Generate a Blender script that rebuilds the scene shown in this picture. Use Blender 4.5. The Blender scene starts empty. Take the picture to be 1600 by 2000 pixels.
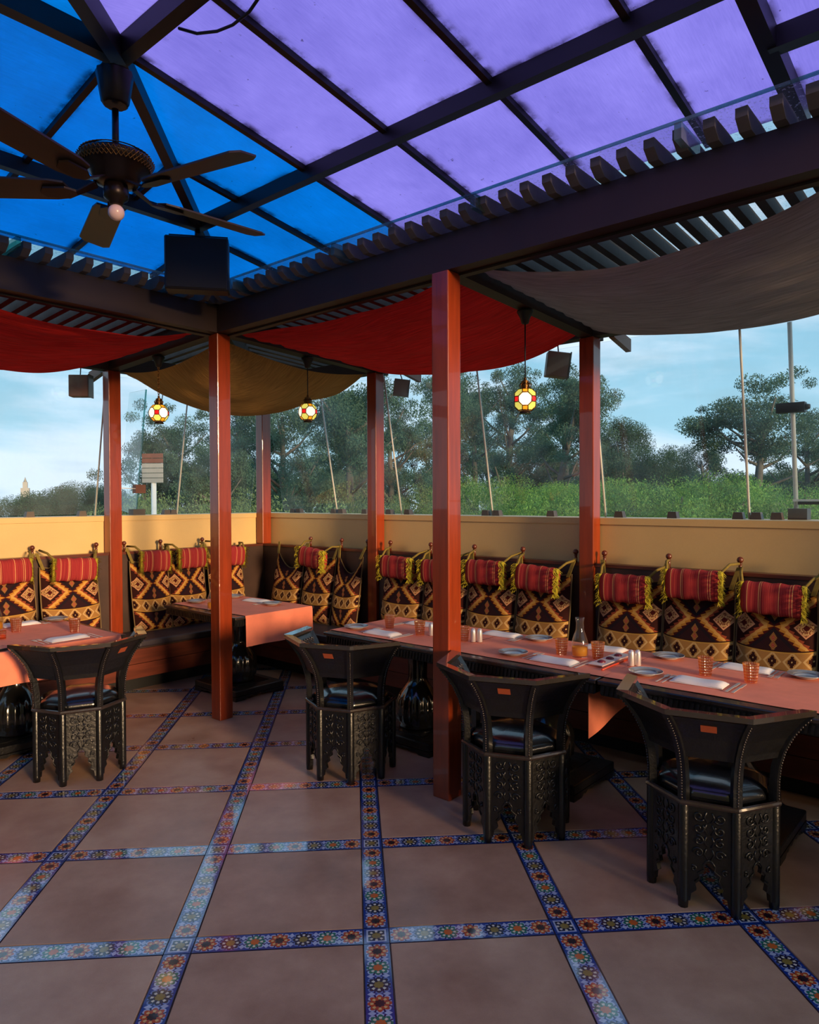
import bpy, bmesh, math, random
import numpy as np
from mathutils import Vector, Matrix

random.seed(7); rng = np.random.default_rng(7)
PI = math.pi
scene = bpy.context.scene
COL = scene.collection

# ------------------------------------------------------------------ camera
cam_d = bpy.data.cameras.new('camera'); cam = bpy.data.objects.new('camera', cam_d); COL.objects.link(cam)
scene.camera = cam
cam_d.sensor_fit = 'HORIZONTAL'; cam_d.sensor_width = 36.0
cam_d.lens = 1389.276 / 1600 * 36.0
cam_d.clip_start = 0.05; cam_d.clip_end = 2000
CAM = Vector((-0.07373, -2.56838, 1.58759))
_yaw, _pit, _rol = 0.0778667, -0.0169582, -0.0034871
_f = Vector((math.sin(_yaw) * math.cos(_pit), math.cos(_yaw) * math.cos(_pit), math.sin(_pit)))
_r = Vector((math.cos(_yaw), -math.sin(_yaw), 0)); _u = _r.cross(_f)
_R = _r * math.cos(_rol) + _u * math.sin(_rol); _U = -_r * math.sin(_rol) + _u * math.cos(_rol)
_m = Matrix((_R, _U, -_f)).transposed().to_4x4(); _m.translation = CAM
cam.matrix_world = _m

# ------------------------------------------------------------------ colour management
scene.view_settings.view_transform = 'Standard'
scene.view_settings.look = 'None'
scene.view_settings.gamma = 1.0
scene.view_settings.use_curve_mapping = False
scene.view_settings.exposure = 0.4
scene.cycles.use_denoising = True
scene.cycles.max_bounces = 8
scene.cycles.transparent_max_bounces = 16
scene.cycles.diffuse_bounces = 4
scene.cycles.sample_clamp_indirect = 6.0


def lin(r, g, b):
    def c(v):
        v /= 255.0
        return v / 12.92 if v <= 0.04045 else ((v + 0.055) / 1.055) ** 2.4
    return (c(r), c(g), c(b), 1.0)


# ------------------------------------------------------------------ node helper
class NT:
    def __init__(self, tree):
        self.t = tree; self.n = tree.nodes; self.l = tree.links

    def put(self, sock, v):
        if isinstance(v, X): self.l.new(v.s, sock)
        elif isinstance(v, bpy.types.NodeSocket): self.l.new(v, sock)
        else: sock.default_value = v

    def math(self, op, *a, clamp=False):
        nd = self.n.new('ShaderNodeMath'); nd.operation = op; nd.use_clamp = clamp
        for i, v in enumerate(a): self.put(nd.inputs[i], v)
        return X(self, nd.outputs[0])

    def mix(self, fac, a, b, blend='MIX'):
        nd = self.n.new('ShaderNodeMix'); nd.data_type = 'RGBA'; nd.blend_type = blend; nd.clamp_factor = True
        self.put(nd.inputs[0], fac); self.put(nd.inputs[6], a); self.put(nd.inputs[7], b)
        return nd.outputs[2]

    def node(self, kind, **kw):
        nd = self.n.new(kind)
        for k, v in kw.items(): setattr(nd, k, v)
        return nd

    def coords(self, which='Object'):
        return self.n.new('ShaderNodeTexCoord').outputs[which]

    def sep(self, vec):
        s = self.n.new('ShaderNodeSeparateXYZ'); self.l.new(vec, s.inputs[0])
        return X(self, s.outputs[0]), X(self, s.outputs[1]), X(self, s.outputs[2])

    def noise(self, vec, scale, detail=3.0, rough=0.55, dist=0.0):
        nd = self.n.new('ShaderNodeTexNoise')
        if vec is not None: self.l.new(vec, nd.inputs['Vector'])
        nd.inputs['Scale'].default_value = scale; nd.inputs['Detail'].default_value = detail
        nd.inputs['Roughness'].default_value = rough; nd.inputs['Distortion'].default_value = dist
        return X(self, nd.outputs[0])

    def mapping(self, vec, scale=(1, 1, 1), rot=(0, 0, 0), loc=(0, 0, 0)):
        nd = self.n.new('ShaderNodeMapping'); self.l.new(vec, nd.inputs[0])
        nd.inputs['Scale'].default_value = scale; nd.inputs['Rotation'].default_value = rot; nd.inputs['Location'].default_value = loc
        return nd.outputs[0]

    def ramp(self, fac, stops, interp='LINEAR'):
        nd = self.n.new('ShaderNodeValToRGB'); self.put(nd.inputs[0], fac)
        nd.color_ramp.interpolation = interp
        e = nd.color_ramp.elements
        while len(e) < len(stops): e.new(0.5)
        for i, (p, c) in enumerate(stops): e[i].position = p; e[i].color = c
        return nd.outputs[0]

    def bump(self, h, strength=0.3, dist=0.01):
        nd = self.n.new('ShaderNodeBump'); self.put(nd.inputs['Height'], h)
        nd.inputs['Strength'].default_value = strength; nd.inputs['Distance'].default_value = dist
        return nd.outputs[0]


class X:
    def __init__(self, nt, s): self.nt = nt; self.s = s
    def __add__(self, o): return self.nt.math('ADD', self, o)
    __radd__ = __add__
    def __sub__(self, o): return self.nt.math('SUBTRACT', self, o)
    def __rsub__(self, o): return self.nt.math('SUBTRACT', o, self)
    def __mul__(self, o): return self.nt.math('MULTIPLY', self, o)
    __rmul__ = __mul__
    def __truediv__(self, o): return self.nt.math('DIVIDE', self, o)
    def lt(self, o): return self.nt.math('LESS_THAN', self, o)
    def gt(self, o): return self.nt.math('GREATER_THAN', self, o)
    def abs(self): return self.nt.math('ABSOLUTE', self)
    def fract(self): return self.nt.math('FRACT', self)
    def floor(self): return self.nt.math('FLOOR', self)
    def mod(self, o): return self.nt.math('FLOORED_MODULO', self, o)
    def cos(self): return self.nt.math('COSINE', self)
    def sin(self): return self.nt.math('SINE', self)
    def sqrt(self): return self.nt.math('SQRT', self)
    def max(self, o): return self.nt.math('MAXIMUM', self, o)
    def min(self, o): return self.nt.math('MINIMUM', self, o)
    def atan2(self, o): return self.nt.math('ARCTAN2', self, o)
    def smooth(self, a, b):
        nd = self.nt.n.new('ShaderNodeMapRange'); nd.interpolation_type = 'SMOOTHSTEP'
        self.nt.put(nd.inputs[0], self); nd.inputs[1].default_value = a; nd.inputs[2].default_value = b
        return X(self.nt, nd.outputs[0])


def newmat(name):
    m = bpy.data.materials.new(name); m.use_nodes = True
    nt = NT(m.node_tree)
    b = m.node_tree.nodes['Principled BSDF']
    return m, nt, b


MATS = {}


def plain(name, col, rough=0.5, metal=0.0, var=0.12, vscale=6.0, bump=0.0, bscale=60.0, coat=0.0, spec=0.5, grain=None):
    """principled surface with a little colour mottling and optional fine relief"""
    m, nt, b = newmat(name)
    co = nt.coords('Object')
    if grain: co = nt.mapping(co, scale=grain)
    n1 = nt.noise(co, vscale, 4.0)
    dark = tuple(c * (1 - var) for c in col[:3]) + (1,); light = tuple(min(1, c * (1 + var)) for c in col[:3]) + (1,)
    nt.put(b.inputs['Base Color'], nt.ramp(n1, [(0.3, dark), (0.7, light)]))
    b.inputs['Roughness'].default_value = rough; b.inputs['Metallic'].default_value = metal
    b.inputs['Coat Weight'].default_value = coat; b.inputs['Specular IOR Level'].default_value = spec
    if bump: nt.put(b.inputs['Normal'], nt.bump(nt.noise(co, bscale, 3.0), bump, 0.004))
    MATS[name] = m
    return m


# ------------------------------------------------------------------ world sky: dusk, thin cloud
world = bpy.data.worlds.new('world'); scene.world = world; world.use_nodes = True
wt = NT(world.node_tree); bg = world.node_tree.nodes['Background']
wv = wt.coords('Generated'); wx, wy, wz = wt.sep(wv)
base = wt.ramp(wz, [(0.0, lin(158, 184, 196)), (0.10, lin(126, 162, 180)), (0.28, lin(106, 150, 174)), (0.7, lin(108, 146, 174))])
cl = wt.noise(wt.mapping(wv, scale=(1.4, 1.4, 6.0)), 1.9, 6.0, 0.55, 0.3)
sky = wt.mix(cl.smooth(0.40, 0.64) * 0.85, base, lin(178, 188, 202))
cl2 = wt.noise(wt.mapping(wv, scale=(2.2, 2.2, 9.0), loc=(3, 1, 0)), 1.6, 5.0, 0.5, 0.2)
sky = wt.mix(cl2.smooth(0.56, 0.72) * 0.5, sky, lin(116, 146, 160))
wt.put(bg.inputs[0], sky); bg.inputs[1].default_value = 1.6

# late, low, soft sun shining in from the open side of the terrace
A = math.radians(-45.5)                                   # pergola axis against the floor grid
US = Vector((math.cos(A), math.sin(A), 0)); VS = Vector((-US.y, US.x, 0))
P1 = Vector((-1.0403, 2.6926, 0))
sun_d = bpy.data.lights.new('sun_offscreen', 'SUN'); sun = bpy.data.objects.new('sun_offscreen', sun_d); COL.objects.link(sun)
sun_d.energy = 3.8; sun_d.color = (1.0, 0.66, 0.36); sun_d.angle = math.radians(9)
_el = math.radians(8)
_to = (US * 0.985 - VS * 0.17).normalized() * math.cos(_el) + Vector((0, 0, math.sin(_el)))
sun.rotation_euler = _to.to_track_quat('Z', 'Y').to_euler(); sun.location = (6, -6, 6)


def W(s, t, z=0.0): return P1 + US * s + VS * t + Vector((0, 0, z))
def WL(x, y, z=0.0): return W(-y, x, z)                   # same frame turned to the other wall
AL = A + PI / 2


# ------------------------------------------------------------------ mesh helper
class MB:
    def __init__(self): self.v = []; self.f = []; self.uv = []; self.sm = []; self.mi = []; self.useuv = False

    def face(self, idx, uv=None, smooth=False, mi=0):
        self.f.append(tuple(idx)); self.sm.append(smooth); self.mi.append(mi)
        self.uv.append(uv if uv else [(0, 0)] * len(idx))
        if uv: self.useuv = True

    def box(self, x0, x1, y0, y1, z0, z1, mi=0):
        o = len(self.v)
        self.v += [(x0, y0, z0), (x1, y0, z0), (x1, y1, z0), (x0, y1, z0), (x0, y0, z1), (x1, y0, z1), (x1, y1, z1), (x0, y1, z1)]
        for q in ((0, 3, 2, 1), (4, 5, 6, 7), (0, 1, 5, 4), (1, 2, 6, 5), (2, 3, 7, 6), (3, 0, 4, 7)):
            self.face([o + k for k in q], mi=mi)
        return self

    def prism(self, poly, fn, d0, d1, smooth=False):
        """poly of 2-D points, fn(a,b,d)->xyz, closed solid between depths d0 and d1"""
        o = len(self.v); n = len(poly)
        for d in (d0, d1):
            for a, b in poly: self.v.append(fn(a, b, d))
        self.face([o + k for k in range(n)][::-1]); self.face([o + n + k for k in range(n)])
        for k in range(n):
            j = (k + 1) % n
            self.face([o + k, o + j, o + n + j, o + n + k], smooth=smooth)
        return self

    def hexa(self, a, b):
        """solid between two quads a,b (4 points each)"""
        o = len(self.v); self.v += [tuple(p) for p in a] + [tuple(p) for p in b]
        for q in ((0, 3, 2, 1), (4, 5, 6, 7), (0, 1, 5, 4), (1, 2, 6, 5), (2, 3, 7, 6), (3, 0, 4, 7)):
            self.face([o + k for k in q])
        return self

    def tube(self, path, rad, n=8, cap=True, smooth=True, closed=False):
        path = [Vector(p) for p in path]; m = len(path)
        if not hasattr(rad, '__len__'): rad = [rad] * m
        o = len(self.v); ref = None
        for i, p in enumerate(path):
            a = path[(i - 1) % m] if (closed or i > 0) else p
            b = path[(i + 1) % m] if (closed or i < m - 1) else p
            d = (b - a).normalized() if (b - a).length > 1e-9 else Vector((0, 0, 1))
            if ref is None: ref = Vector((1, 0, 0)) if abs(d.x) < 0.8 else Vector((0, 1, 0))
            s = d.cross(ref).normalized(); ref = s.cross(d).normalized()
            for k in range(n):
                t = 2 * PI * k / n
                self.v.append(tuple(p + (ref * math.cos(t) + s * math.sin(t)) * rad[i]))
        rings = m if closed else m - 1
        for i in range(rings):
            i2 = (i + 1) % m
            for k in range(n):
                k2 = (k + 1) % n
                self.face([o + i * n + k, o + i * n + k2, o + i2 * n + k2, o + i2 * n + k], smooth=smooth)
        if cap and not closed:
            self.face([o + k for k in range(n)][::-1]); self.face([o + (m - 1) * n + k for k in range(n)])
        return self

    def lathe(self, prof, n=24, mod=None, c=(0, 0, 0), smooth=True, close=False):
        o = len(self.v); m = len(prof)
        for r, z in prof:
            for k in range(n):
                t = 2 * PI * k / n
                rr = r * (mod(t, z) if mod else 1.0)
                self.v.append((c[0] + rr * math.cos(t), c[1] + rr * math.sin(t), c[2] + z))
        for i in range(m - 1 if not close else m):
            i2 = (i + 1) % m
            for k in range(n):
                k2 = (k + 1) % n
                self.face([o + i * n + k, o + i * n + k2, o + i2 * n + k2, o + i2 * n + k], smooth=smooth)
        if not close:
            self.face([o + k for k in range(n)][::-1], smooth=False); self.face([o + (m - 1) * n + k for k in range(n)], smooth=False)
        return self

    def grid(self, nu, nv, fn, smooth=True, mi=0):
        o = len(self.v)
        for j in range(nv + 1):
            for i in range(nu + 1): self.v.append(tuple(fn(i / nu, j / nv)))
        for j in range(nv):
            for i in range(nu):
                a = o + j * (nu + 1) + i
                self.face([a, a + 1, a + nu + 2, a + nu + 1],
                          uv=[(i / nu, j / nv), ((i + 1) / nu, j / nv), ((i + 1) / nu, (j + 1) / nv), (i / nu, (j + 1) / nv)], smooth=smooth, mi=mi)
        return self

    def sphere(self, c, r, n=10, m=6, sx=1, sy=1, sz=1):
        prof = [(max(1e-4, r * math.sin(PI * i / m)), -r * math.cos(PI * i / m)) for i in range(m + 1)]
        o = len(self.v); self.lathe(prof, n)
        for i in range(o, len(self.v)):
            x, y, z = self.v[i]; self.v[i] = (c[0] + x * sx, c[1] + y * sy, c[2] + z * sz)
        return self

    def mesh(self, name, mats):
        me = bpy.data.meshes.new(name)
        me.from_pydata([tuple(p) for p in self.v], [], self.f)
        me.polygons.foreach_set('use_smooth', self.sm)
        if not isinstance(mats, (list, tuple)): mats = [mats]
        for m in mats: me.materials.append(MATS[m] if isinstance(m, str) else m)
        if len(mats) > 1: me.polygons.foreach_set('material_index', self.mi)
        if self.useuv:
            l = me.uv_layers.new(name='UVMap')
            l.data.foreach_set('uv', [c for f in self.uv for p in f for c in p])
        me.update()
        return me


def link(name, data, parent=None, loc=(0, 0, 0), rot=(0, 0, 0)):
    o = bpy.data.objects.new(name, data); COL.objects.link(o)
    o.location = loc; o.rotation_euler = rot
    if parent is not None: o.parent = parent
    return o


def part(name, mb, mat, parent, loc=(0, 0, 0), rot=(0, 0, 0)):
    return link(name, mb if isinstance(mb, bpy.types.Mesh) else mb.mesh(name, mat), parent, loc, rot)


def tag(o, label, cat, group=None):
    o['label'] = label; o['category'] = cat
    if group: o['group'] = group
    return o


def thing(name, label, cat, loc=(0, 0, 0), rotz=0.0, group=None):
    o = link(name, None, None, loc, (0, 0, rotz)); o.empty_display_size = 0.1
    return tag(o, label, cat, group)


def struct(name, mb=None, mat=None, loc=(0, 0, 0), rotz=0.0):
    o = link(name, mb.mesh(name, mat) if mb else None, None, loc, (0, 0, rotz)); o['kind'] = 'structure'
    return o


# ------------------------------------------------------------------ materials
plain('post_wood', lin(136, 50, 17), 0.3, var=0.25, vscale=3.0, grain=(9, 9, 0.8), bump=0.1, bscale=14, coat=0.4)
plain('dark_wood', lin(58, 38, 30), 0.5, var=0.3, vscale=4.0, bump=0.15, bscale=30)
plain('beam_wood', lin(42, 24, 20), 0.55, var=0.25, vscale=3.0, bump=0.1, bscale=30)
plain('slat_wood', lin(86, 81, 79), 0.8, var=0.3, vscale=5.0, bump=0.2, bscale=40)
plain('bench_wood', lin(92, 40, 24), 0.4, var=0.3, vscale=3.0, grain=(1, 1, 9), bump=0.1, bscale=20, coat=0.2)
plain('carved_wood', lin(15, 15, 16), 0.34, var=0.3, vscale=14.0, bump=0.5, bscale=70, coat=0.15)
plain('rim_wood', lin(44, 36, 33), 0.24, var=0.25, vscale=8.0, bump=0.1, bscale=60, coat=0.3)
plain('rim_gloss', lin(42, 38, 36), 0.2, var=0.2, vscale=8.0, coat=1.0); MATS['rim_gloss'].node_tree.nodes['Principled BSDF'].inputs['Coat IOR'].default_value = 1.8
plain('pedestal_wood', lin(22, 22, 22), 0.16, var=0.2, vscale=6.0, coat=0.6)
plain('leather', lin(16, 17, 20), 0.2, var=0.1, vscale=12.0, bump=0.12, bscale=160, coat=0.45)
plain('seat_vinyl', lin(54, 48, 56), 0.5, var=0.1, vscale=9.0, bump=0.1, bscale=140)
plain('steel_dark', lin(34, 28, 30), 0.45, metal=0.3, var=0.1)
plain('black', lin(12, 12, 14), 0.5, var=0.1)
plain('black_grille', lin(9, 10, 12), 0.75, var=0.2, vscale=300)
plain('fan_metal', lin(40, 29, 27), 0.35, metal=0.6, var=0.15)
plain('fan_blade', lin(36, 25, 19), 0.4, var=0.25, vscale=4, grain=(1, 8, 8))
plain('brass', lin(110, 78, 40), 0.4, metal=0.8, var=0.2)
plain('chrome', lin(222, 218, 216), 0.3, metal=0.6, var=0.04)
plain('salmon_cloth', lin(236, 134, 104), 0.85, var=0.08, vscale=9, bump=0.12, bscale=260)
plain('napkin', lin(226, 222, 220), 0.85, var=0.04, bump=0.08, bscale=200)
plain('plate_glaze', lin(176, 178, 180), 0.18, var=0.05, coat=0.4)
plain('plate_rim', lin(112, 112, 116), 0.25, var=0.1, coat=0.3)
plain('tray_white', lin(228, 224, 222), 0.25, var=0.03, coat=0.3)
plain('chutney', lin(96, 18, 40), 0.4, var=0.3, vscale=60)
plain('red_stick', lin(214, 66, 30), 0.4, var=0.1)
plain('tag_orange', lin(150, 70, 40), 0.5, var=0.08)
plain('fringe', lin(168, 156, 34), 0.9, var=0.25, vscale=30)
plain('strap', lin(122, 104, 40), 0.85, var=0.2, vscale=40)
plain('piping', lin(120, 98, 60), 0.85, var=0.15)
plain('clamp_metal', lin(92, 84, 80), 0.45, metal=0.4, var=0.1)
plain('white_metal', lin(236, 236, 230), 0.4, var=0.06)
plain('box_brown', lin(118, 74, 58), 0.55, var=0.12, vscale=5)
plain('wire', lin(24, 22, 24), 0.5)
plain('grout', lin(96, 76, 62), 0.8, var=0.1)
plain('bark', lin(84, 86, 84), 0.9, var=0.3, vscale=3, bump=0.3, bscale=9)
plain('ground_grass', lin(66, 84, 48), 0.95, var=0.3, vscale=0.3)
plain('white_paint', lin(168, 166, 160), 0.6, var=0.05)
plain('bulb_glass', lin(216, 186, 186), 0.25, var=0.02)


def fabric(name, col, weave=140.0, trans=0.35, stripe=0.0):
    m, nt, b = newmat(name)
    co = nt.coords('UV'); u, v, _ = nt.sep(co)
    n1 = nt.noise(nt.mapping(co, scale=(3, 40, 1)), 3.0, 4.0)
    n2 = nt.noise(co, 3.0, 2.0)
    lo = tuple(c * 0.6 for c in col[:3]) + (1,); hi = tuple(min(1, c * 1.3) for c in col[:3]) + (1,)  # wrinkle shade and light put into the colour, in step with the bump
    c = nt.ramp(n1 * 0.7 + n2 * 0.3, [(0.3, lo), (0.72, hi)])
    nt.put(b.inputs['Base Color'], c); b.inputs['Roughness'].default_value = 0.9
    b.inputs['Specular IOR Level'].default_value = 0.1
    nt.put(b.inputs['Normal'], nt.bump(n1, 0.6, 0.012))
    tr = nt.node('ShaderNodeBsdfTranslucent'); nt.put(tr.inputs[0], c)
    mx = nt.node('ShaderNodeMixShader'); mx.inputs[0].default_value = trans
    nt.l.new(b.outputs[0], mx.inputs[1]); nt.l.new(tr.outputs[0], mx.inputs[2])
    nt.l.new(mx.outputs[0], nt.n['Material Output'].inputs[0])
    MATS[name] = m


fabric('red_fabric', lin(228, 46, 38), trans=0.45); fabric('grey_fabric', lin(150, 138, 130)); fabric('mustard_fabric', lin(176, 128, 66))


def roofpanel(name, col):
    m, nt, b = newmat(name)
    co = nt.coords('Object')
    n = nt.noise(co, 2.2, 5.0, 0.6); fib = nt.noise(nt.mapping(co, scale=(40, 3, 1)), 5.0, 2.0)
    u, v, _ = nt.sep(nt.coords('UV'))
    edge = (u.min(1.0 - u) * 0.6).min(v.min(1.0 - v) * 1.2)
    grime = (1.0 - edge.smooth(0.0, 0.05)) * nt.noise(co, 7.0, 5.0, 0.7).smooth(0.42, 0.62)
    spots = nt.noise(co, 26.0, 3.0, 0.6).smooth(0.70, 0.76)
    lo = tuple(c * 0.82 for c in col[:3]) + (1,); hi = tuple(min(1, c * 1.12) for c in col[:3]) + (1,)
    c = nt.ramp(n * 0.6 + fib * 0.4, [(0.3, lo), (0.7, hi)])
    c = nt.mix((grime * 0.8).max(spots * 0.6), c, lin(52, 30, 40))
    tr = nt.node('ShaderNodeBsdfTranslucent'); nt.put(tr.inputs[0], c)
    gl = nt.node('ShaderNodeBsdfGlossy'); gl.inputs['Roughness'].default_value = 0.35; gl.inputs[0].default_value = (0.5, 0.5, 0.5, 1)
    mx = nt.node('ShaderNodeMixShader'); mx.inputs[0].default_value = 0.03
    nt.l.new(tr.outputs[0], mx.inputs[1]); nt.l.new(gl.outputs[0], mx.inputs[2])
    nt.l.new(mx.outputs[0], nt.n['Material Output'].inputs[0])
    MATS[name] = m


roofpanel('panel_blue', (0.03, 0.46, 0.84, 1)); roofpanel('panel_purple', (0.64, 0.53, 1.0, 1))
roofpanel('panel_yellow', (1.0, 0.78, 0.05, 1)); roofpanel('panel_red', (1.0, 0.25, 0.12, 1))


def clearglass(name, haze=0.06, tint=(0.93, 0.97, 0.96, 1), refl=1.0, dirt=0.0, rough=0.02):
    m, nt, b = newmat(name)
    co = nt.coords('Object')
    tp = nt.node('ShaderNodeBsdfTransparent'); tp.inputs[0].default_value = tint
    gl = nt.node('ShaderNodeBsdfGlossy'); gl.inputs['Roughness'].default_value = rough; gl.inputs[0].default_value = (refl, refl, refl, 1)
    lw = nt.node('ShaderNodeLayerWeight'); lw.inputs[0].default_value = 0.5
    fc = X(nt, lw.outputs['Facing'])
    m1 = nt.node('ShaderNodeMixShader'); nt.put(m1.inputs[0], nt.math('POWER', fc, 4.0) * 0.8 + 0.02)
    nt.l.new(tp.outputs[0], m1.inputs[1]); nt.l.new(gl.outputs[0], m1.inputs[2])
    df = nt.node('ShaderNodeBsdfDiffuse'); df.inputs[0].default_value = (0.75, 0.82, 0.82, 1)
    tl = nt.node('ShaderNodeBsdfTranslucent'); tl.inputs[0].default_value = (0.75, 0.82, 0.82, 1)
    m0 = nt.node('ShaderNodeMixShader'); nt.l.new(df.outputs[0], m0.inputs[1]); nt.l.new(tl.outputs[0], m0.inputs[2])
    fac = nt.noise(co, 1.6, 5.0, 0.6).smooth(0.3, 0.75) * haze
    if dirt: fac = fac.max(nt.noise(co, 70.0, 3.0, 0.6).smooth(0.60, 0.66) * dirt)
    m2 = nt.node('ShaderNodeMixShader'); nt.put(m2.inputs[0], fac)
    nt.l.new(m1.outputs[0], m2.inputs[1]); nt.l.new(m0.outputs[0], m2.inputs[2])
    nt.l.new(m2.outputs[0], nt.n['Material Output'].inputs[0])
    MATS[name] = m


clearglass('screen_glass', 0.07, (0.96, 0.985, 0.985, 1))
clearglass('roof_glass', 0.04, (0.95, 0.975, 0.975, 1), dirt=0.5)
clearglass('glass_edge', 0.3, (0.25, 0.55, 0.52, 1))
clearglass('carafe_glass', 0.05, (0.97, 0.97, 0.95, 1))


def tumbler_mat():
    m, nt, b = newmat('tumbler_glass')
    x, y, z = nt.sep(nt.coords('Object'))
    ang = y.atan2(x) * (10 / PI); zz = z * 70.0
    d = ((ang + zz) * PI).sin() * ((ang - zz) * PI).sin()
    tp = nt.node('ShaderNodeBsdfTransparent'); nt.put(tp.inputs[0], nt.mix(d.smooth(-0.6, 0.6), lin(244, 160, 60), lin(255, 236, 190)))
    gl = nt.node('ShaderNodeBsdfGlossy'); gl.inputs['Roughness'].default_value = 0.08
    nt.put(gl.inputs['Normal'], nt.bump(d, 0.8, 0.004))
    df = nt.node('ShaderNodeBsdfTranslucent'); nt.put(df.inputs[0], nt.mix(d.smooth(-0.4, 0.4), lin(226, 140, 60), lin(252, 220, 150)))
    m0 = nt.node('ShaderNodeMixShader'); m0.inputs[0].default_value = 0.38
    nt.l.new(tp.outputs[0], m0.inputs[1]); nt.l.new(df.outputs[0], m0.inputs[2])
    m1 = nt.node('ShaderNodeMixShader'); m1.inputs[0].default_value = 0.14
    nt.l.new(m0.outputs[0], m1.inputs[1]); nt.l.new(gl.outputs[0], m1.inputs[2])
    nt.l.new(m1.outputs[0], nt.n['Material Output'].inputs[0]); MATS['tumbler_glass'] = m


tumbler_mat()


def terracotta():
    m, nt, b = newmat('terracotta')
    co = nt.coords('Object'); oi = nt.node('ShaderNodeObjectInfo')
    rnd = X(nt, oi.outputs['Random'])
    add = nt.node('ShaderNodeVectorMath', operation='ADD'); nt.l.new(co, add.inputs[0])
    cb = nt.node('ShaderNodeCombineXYZ'); nt.put(cb.inputs[0], rnd * 20.0); nt.put(cb.inputs[1], rnd * 37.0); nt.l.new(cb.outputs[0], add.inputs[1])
    n = nt.noise(add.outputs[0], 3.2, 6.0, 0.62); g = nt.noise(add.outputs[0], 240.0, 2.0)
    c = nt.ramp(n * 0.8 + rnd * 0.12 + g * 0.12, [(0.3, lin(148, 110, 88)), (0.55, lin(180, 142, 116)), (0.78, lin(202, 168, 138))])
    nt.put(b.inputs['Base Color'], c); nt.put(b.inputs['Roughness'], n * 0.25 + 0.2)
    b.inputs['Specular IOR Level'].default_value = 0.45
    nt.put(b.inputs['Normal'], nt.bump(n * 0.7 + g * 0.3, 0.08, 0.004)); MATS['terracotta'] = m


terracotta()


def mosaic(name, strip=True):
    """painted Moorish rosette border: blue ground, orange / navy / green eight-petal rosettes"""
    m, nt, b = newmat(name)
    x, y, z = nt.sep(nt.coords('Object'))
    white = lin(186, 196, 222); blue = lin(16, 58, 142); dblue = lin(10, 26, 84)
    pitch = 0.605 / 7
    if strip:
        k = (x / pitch + 3.5); idx = k.floor(); mx_ = (k.fract() - 0.5) * pitch
        kind = idx.mod(3.0)                                 # 0 orange 1 navy 2 green
    else:
        mx_ = x * 0.95; kind = x * 0.0 + 1.0
    my = y * 0.95
    r = (mx_ * mx_ + my * my).sqrt() * (1 / 0.0432)         # 1 = motif edge
    th = my.atan2(mx_)
    pet = (th * 8.0).cos(); star = (th * 4.0).cos().abs()
    isO = kind.lt(0.5); isN = kind.gt(0.5) * kind.lt(1.5)
    ringc = nt.mix(isO, nt.mix(isN, lin(34, 122, 96), lin(18, 24, 62)), lin(196, 78, 36))
    corec = nt.mix(isO, nt.mix(isN, lin(224, 108, 30), lin(150, 128, 60)), lin(44, 22, 28))
    c = nt.mix((r + pet * 0.05).lt(1.16), blue, blue)
    tri = ((mx_.abs() - pitch * 0.5).abs() * 1.0 + (my.abs() - 0.024).abs() * 0.8)
    c = nt.mix(tri.lt(0.0105), c, white)                    # pale darts between rosettes
    c = nt.mix(r.lt(pet * 0.06 + 0.95), c, nt.mix(isN, white, lin(120, 140, 190)))
    c = nt.mix(r.lt(pet * 0.10 + 0.80), c, ringc)
    c = nt.mix((r - 0.55).abs().lt(0.11) * pet.gt(0.1), c, nt.mix(isO, lin(236, 226, 200), lin(240, 196, 120)))
    c = nt.mix(r.lt(star * 0.10 + 0.30), c, corec)
    c = nt.mix(((th * 8.0).cos().lt(-0.8)) * (r - 0.8).abs().lt(0.13), c, dblue)
    edge = y.abs()
    c = nt.mix(edge.gt(0.0385), c, blue); c = nt.mix(edge.gt(0.0440), c, dblue)
    if not strip:
        e2 = x.abs().max(y.abs())
        c = nt.mix(e2.gt(0.030) * e2.lt(0.036), c, white); c = nt.mix(e2.gt(0.036), c, blue)
    else:
        c = nt.mix(x.abs().gt(0.2985), c, dblue)
    n = nt.noise(nt.coords('Object'), 30.0, 3.0)
    c = nt.mix(n.smooth(0.35, 0.75) * 0.25, c, lin(60, 70, 96))
    nt.put(b.inputs['Base Color'], c); nt.put(b.inputs['Roughness'], n * 0.25 + 0.06)
    crz = nt.node('ShaderNodeTexVoronoi', feature='DISTANCE_TO_EDGE'); nt.l.new(nt.coords('Object'), crz.inputs['Vector']); crz.inputs['Scale'].default_value = 85
    nt.put(b.inputs['Normal'], nt.bump(X(nt, crz.outputs[0]).smooth(0.0, 0.08) + n * 0.6, 0.22, 0.0012))
    b.inputs['Coat Weight'].default_value = 1.0; b.inputs['Coat Roughness'].default_value = 0.07; b.inputs['Coat IOR'].default_value = 1.9
    MATS[name] = m


mosaic('mosaic_strip', True); mosaic('mosaic_inset', False)


def wallpaint(name, col):
    m, nt, b = newmat(name)
    co = nt.coords('Object'); n = nt.noise(co, 1.3, 5.0, 0.6); g = nt.noise(co, 90.0, 2.0)
    lo = tuple(c * 0.88 for c in col[:3]) + (1,); hi = tuple(min(1, c * 1.08) for c in col[:3]) + (1,)
    nt.put(b.inputs['Base Color'], nt.ramp(n * 0.8 + g * 0.2, [(0.3, lo), (0.7, hi)]))
    b.inputs['Roughness'].default_value = 0.5; nt.put(b.inputs['Normal'], nt.bump(g, 0.05, 0.003)); MATS[name] = m


wallpaint('wall_paint', lin(214, 182, 122))


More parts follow.
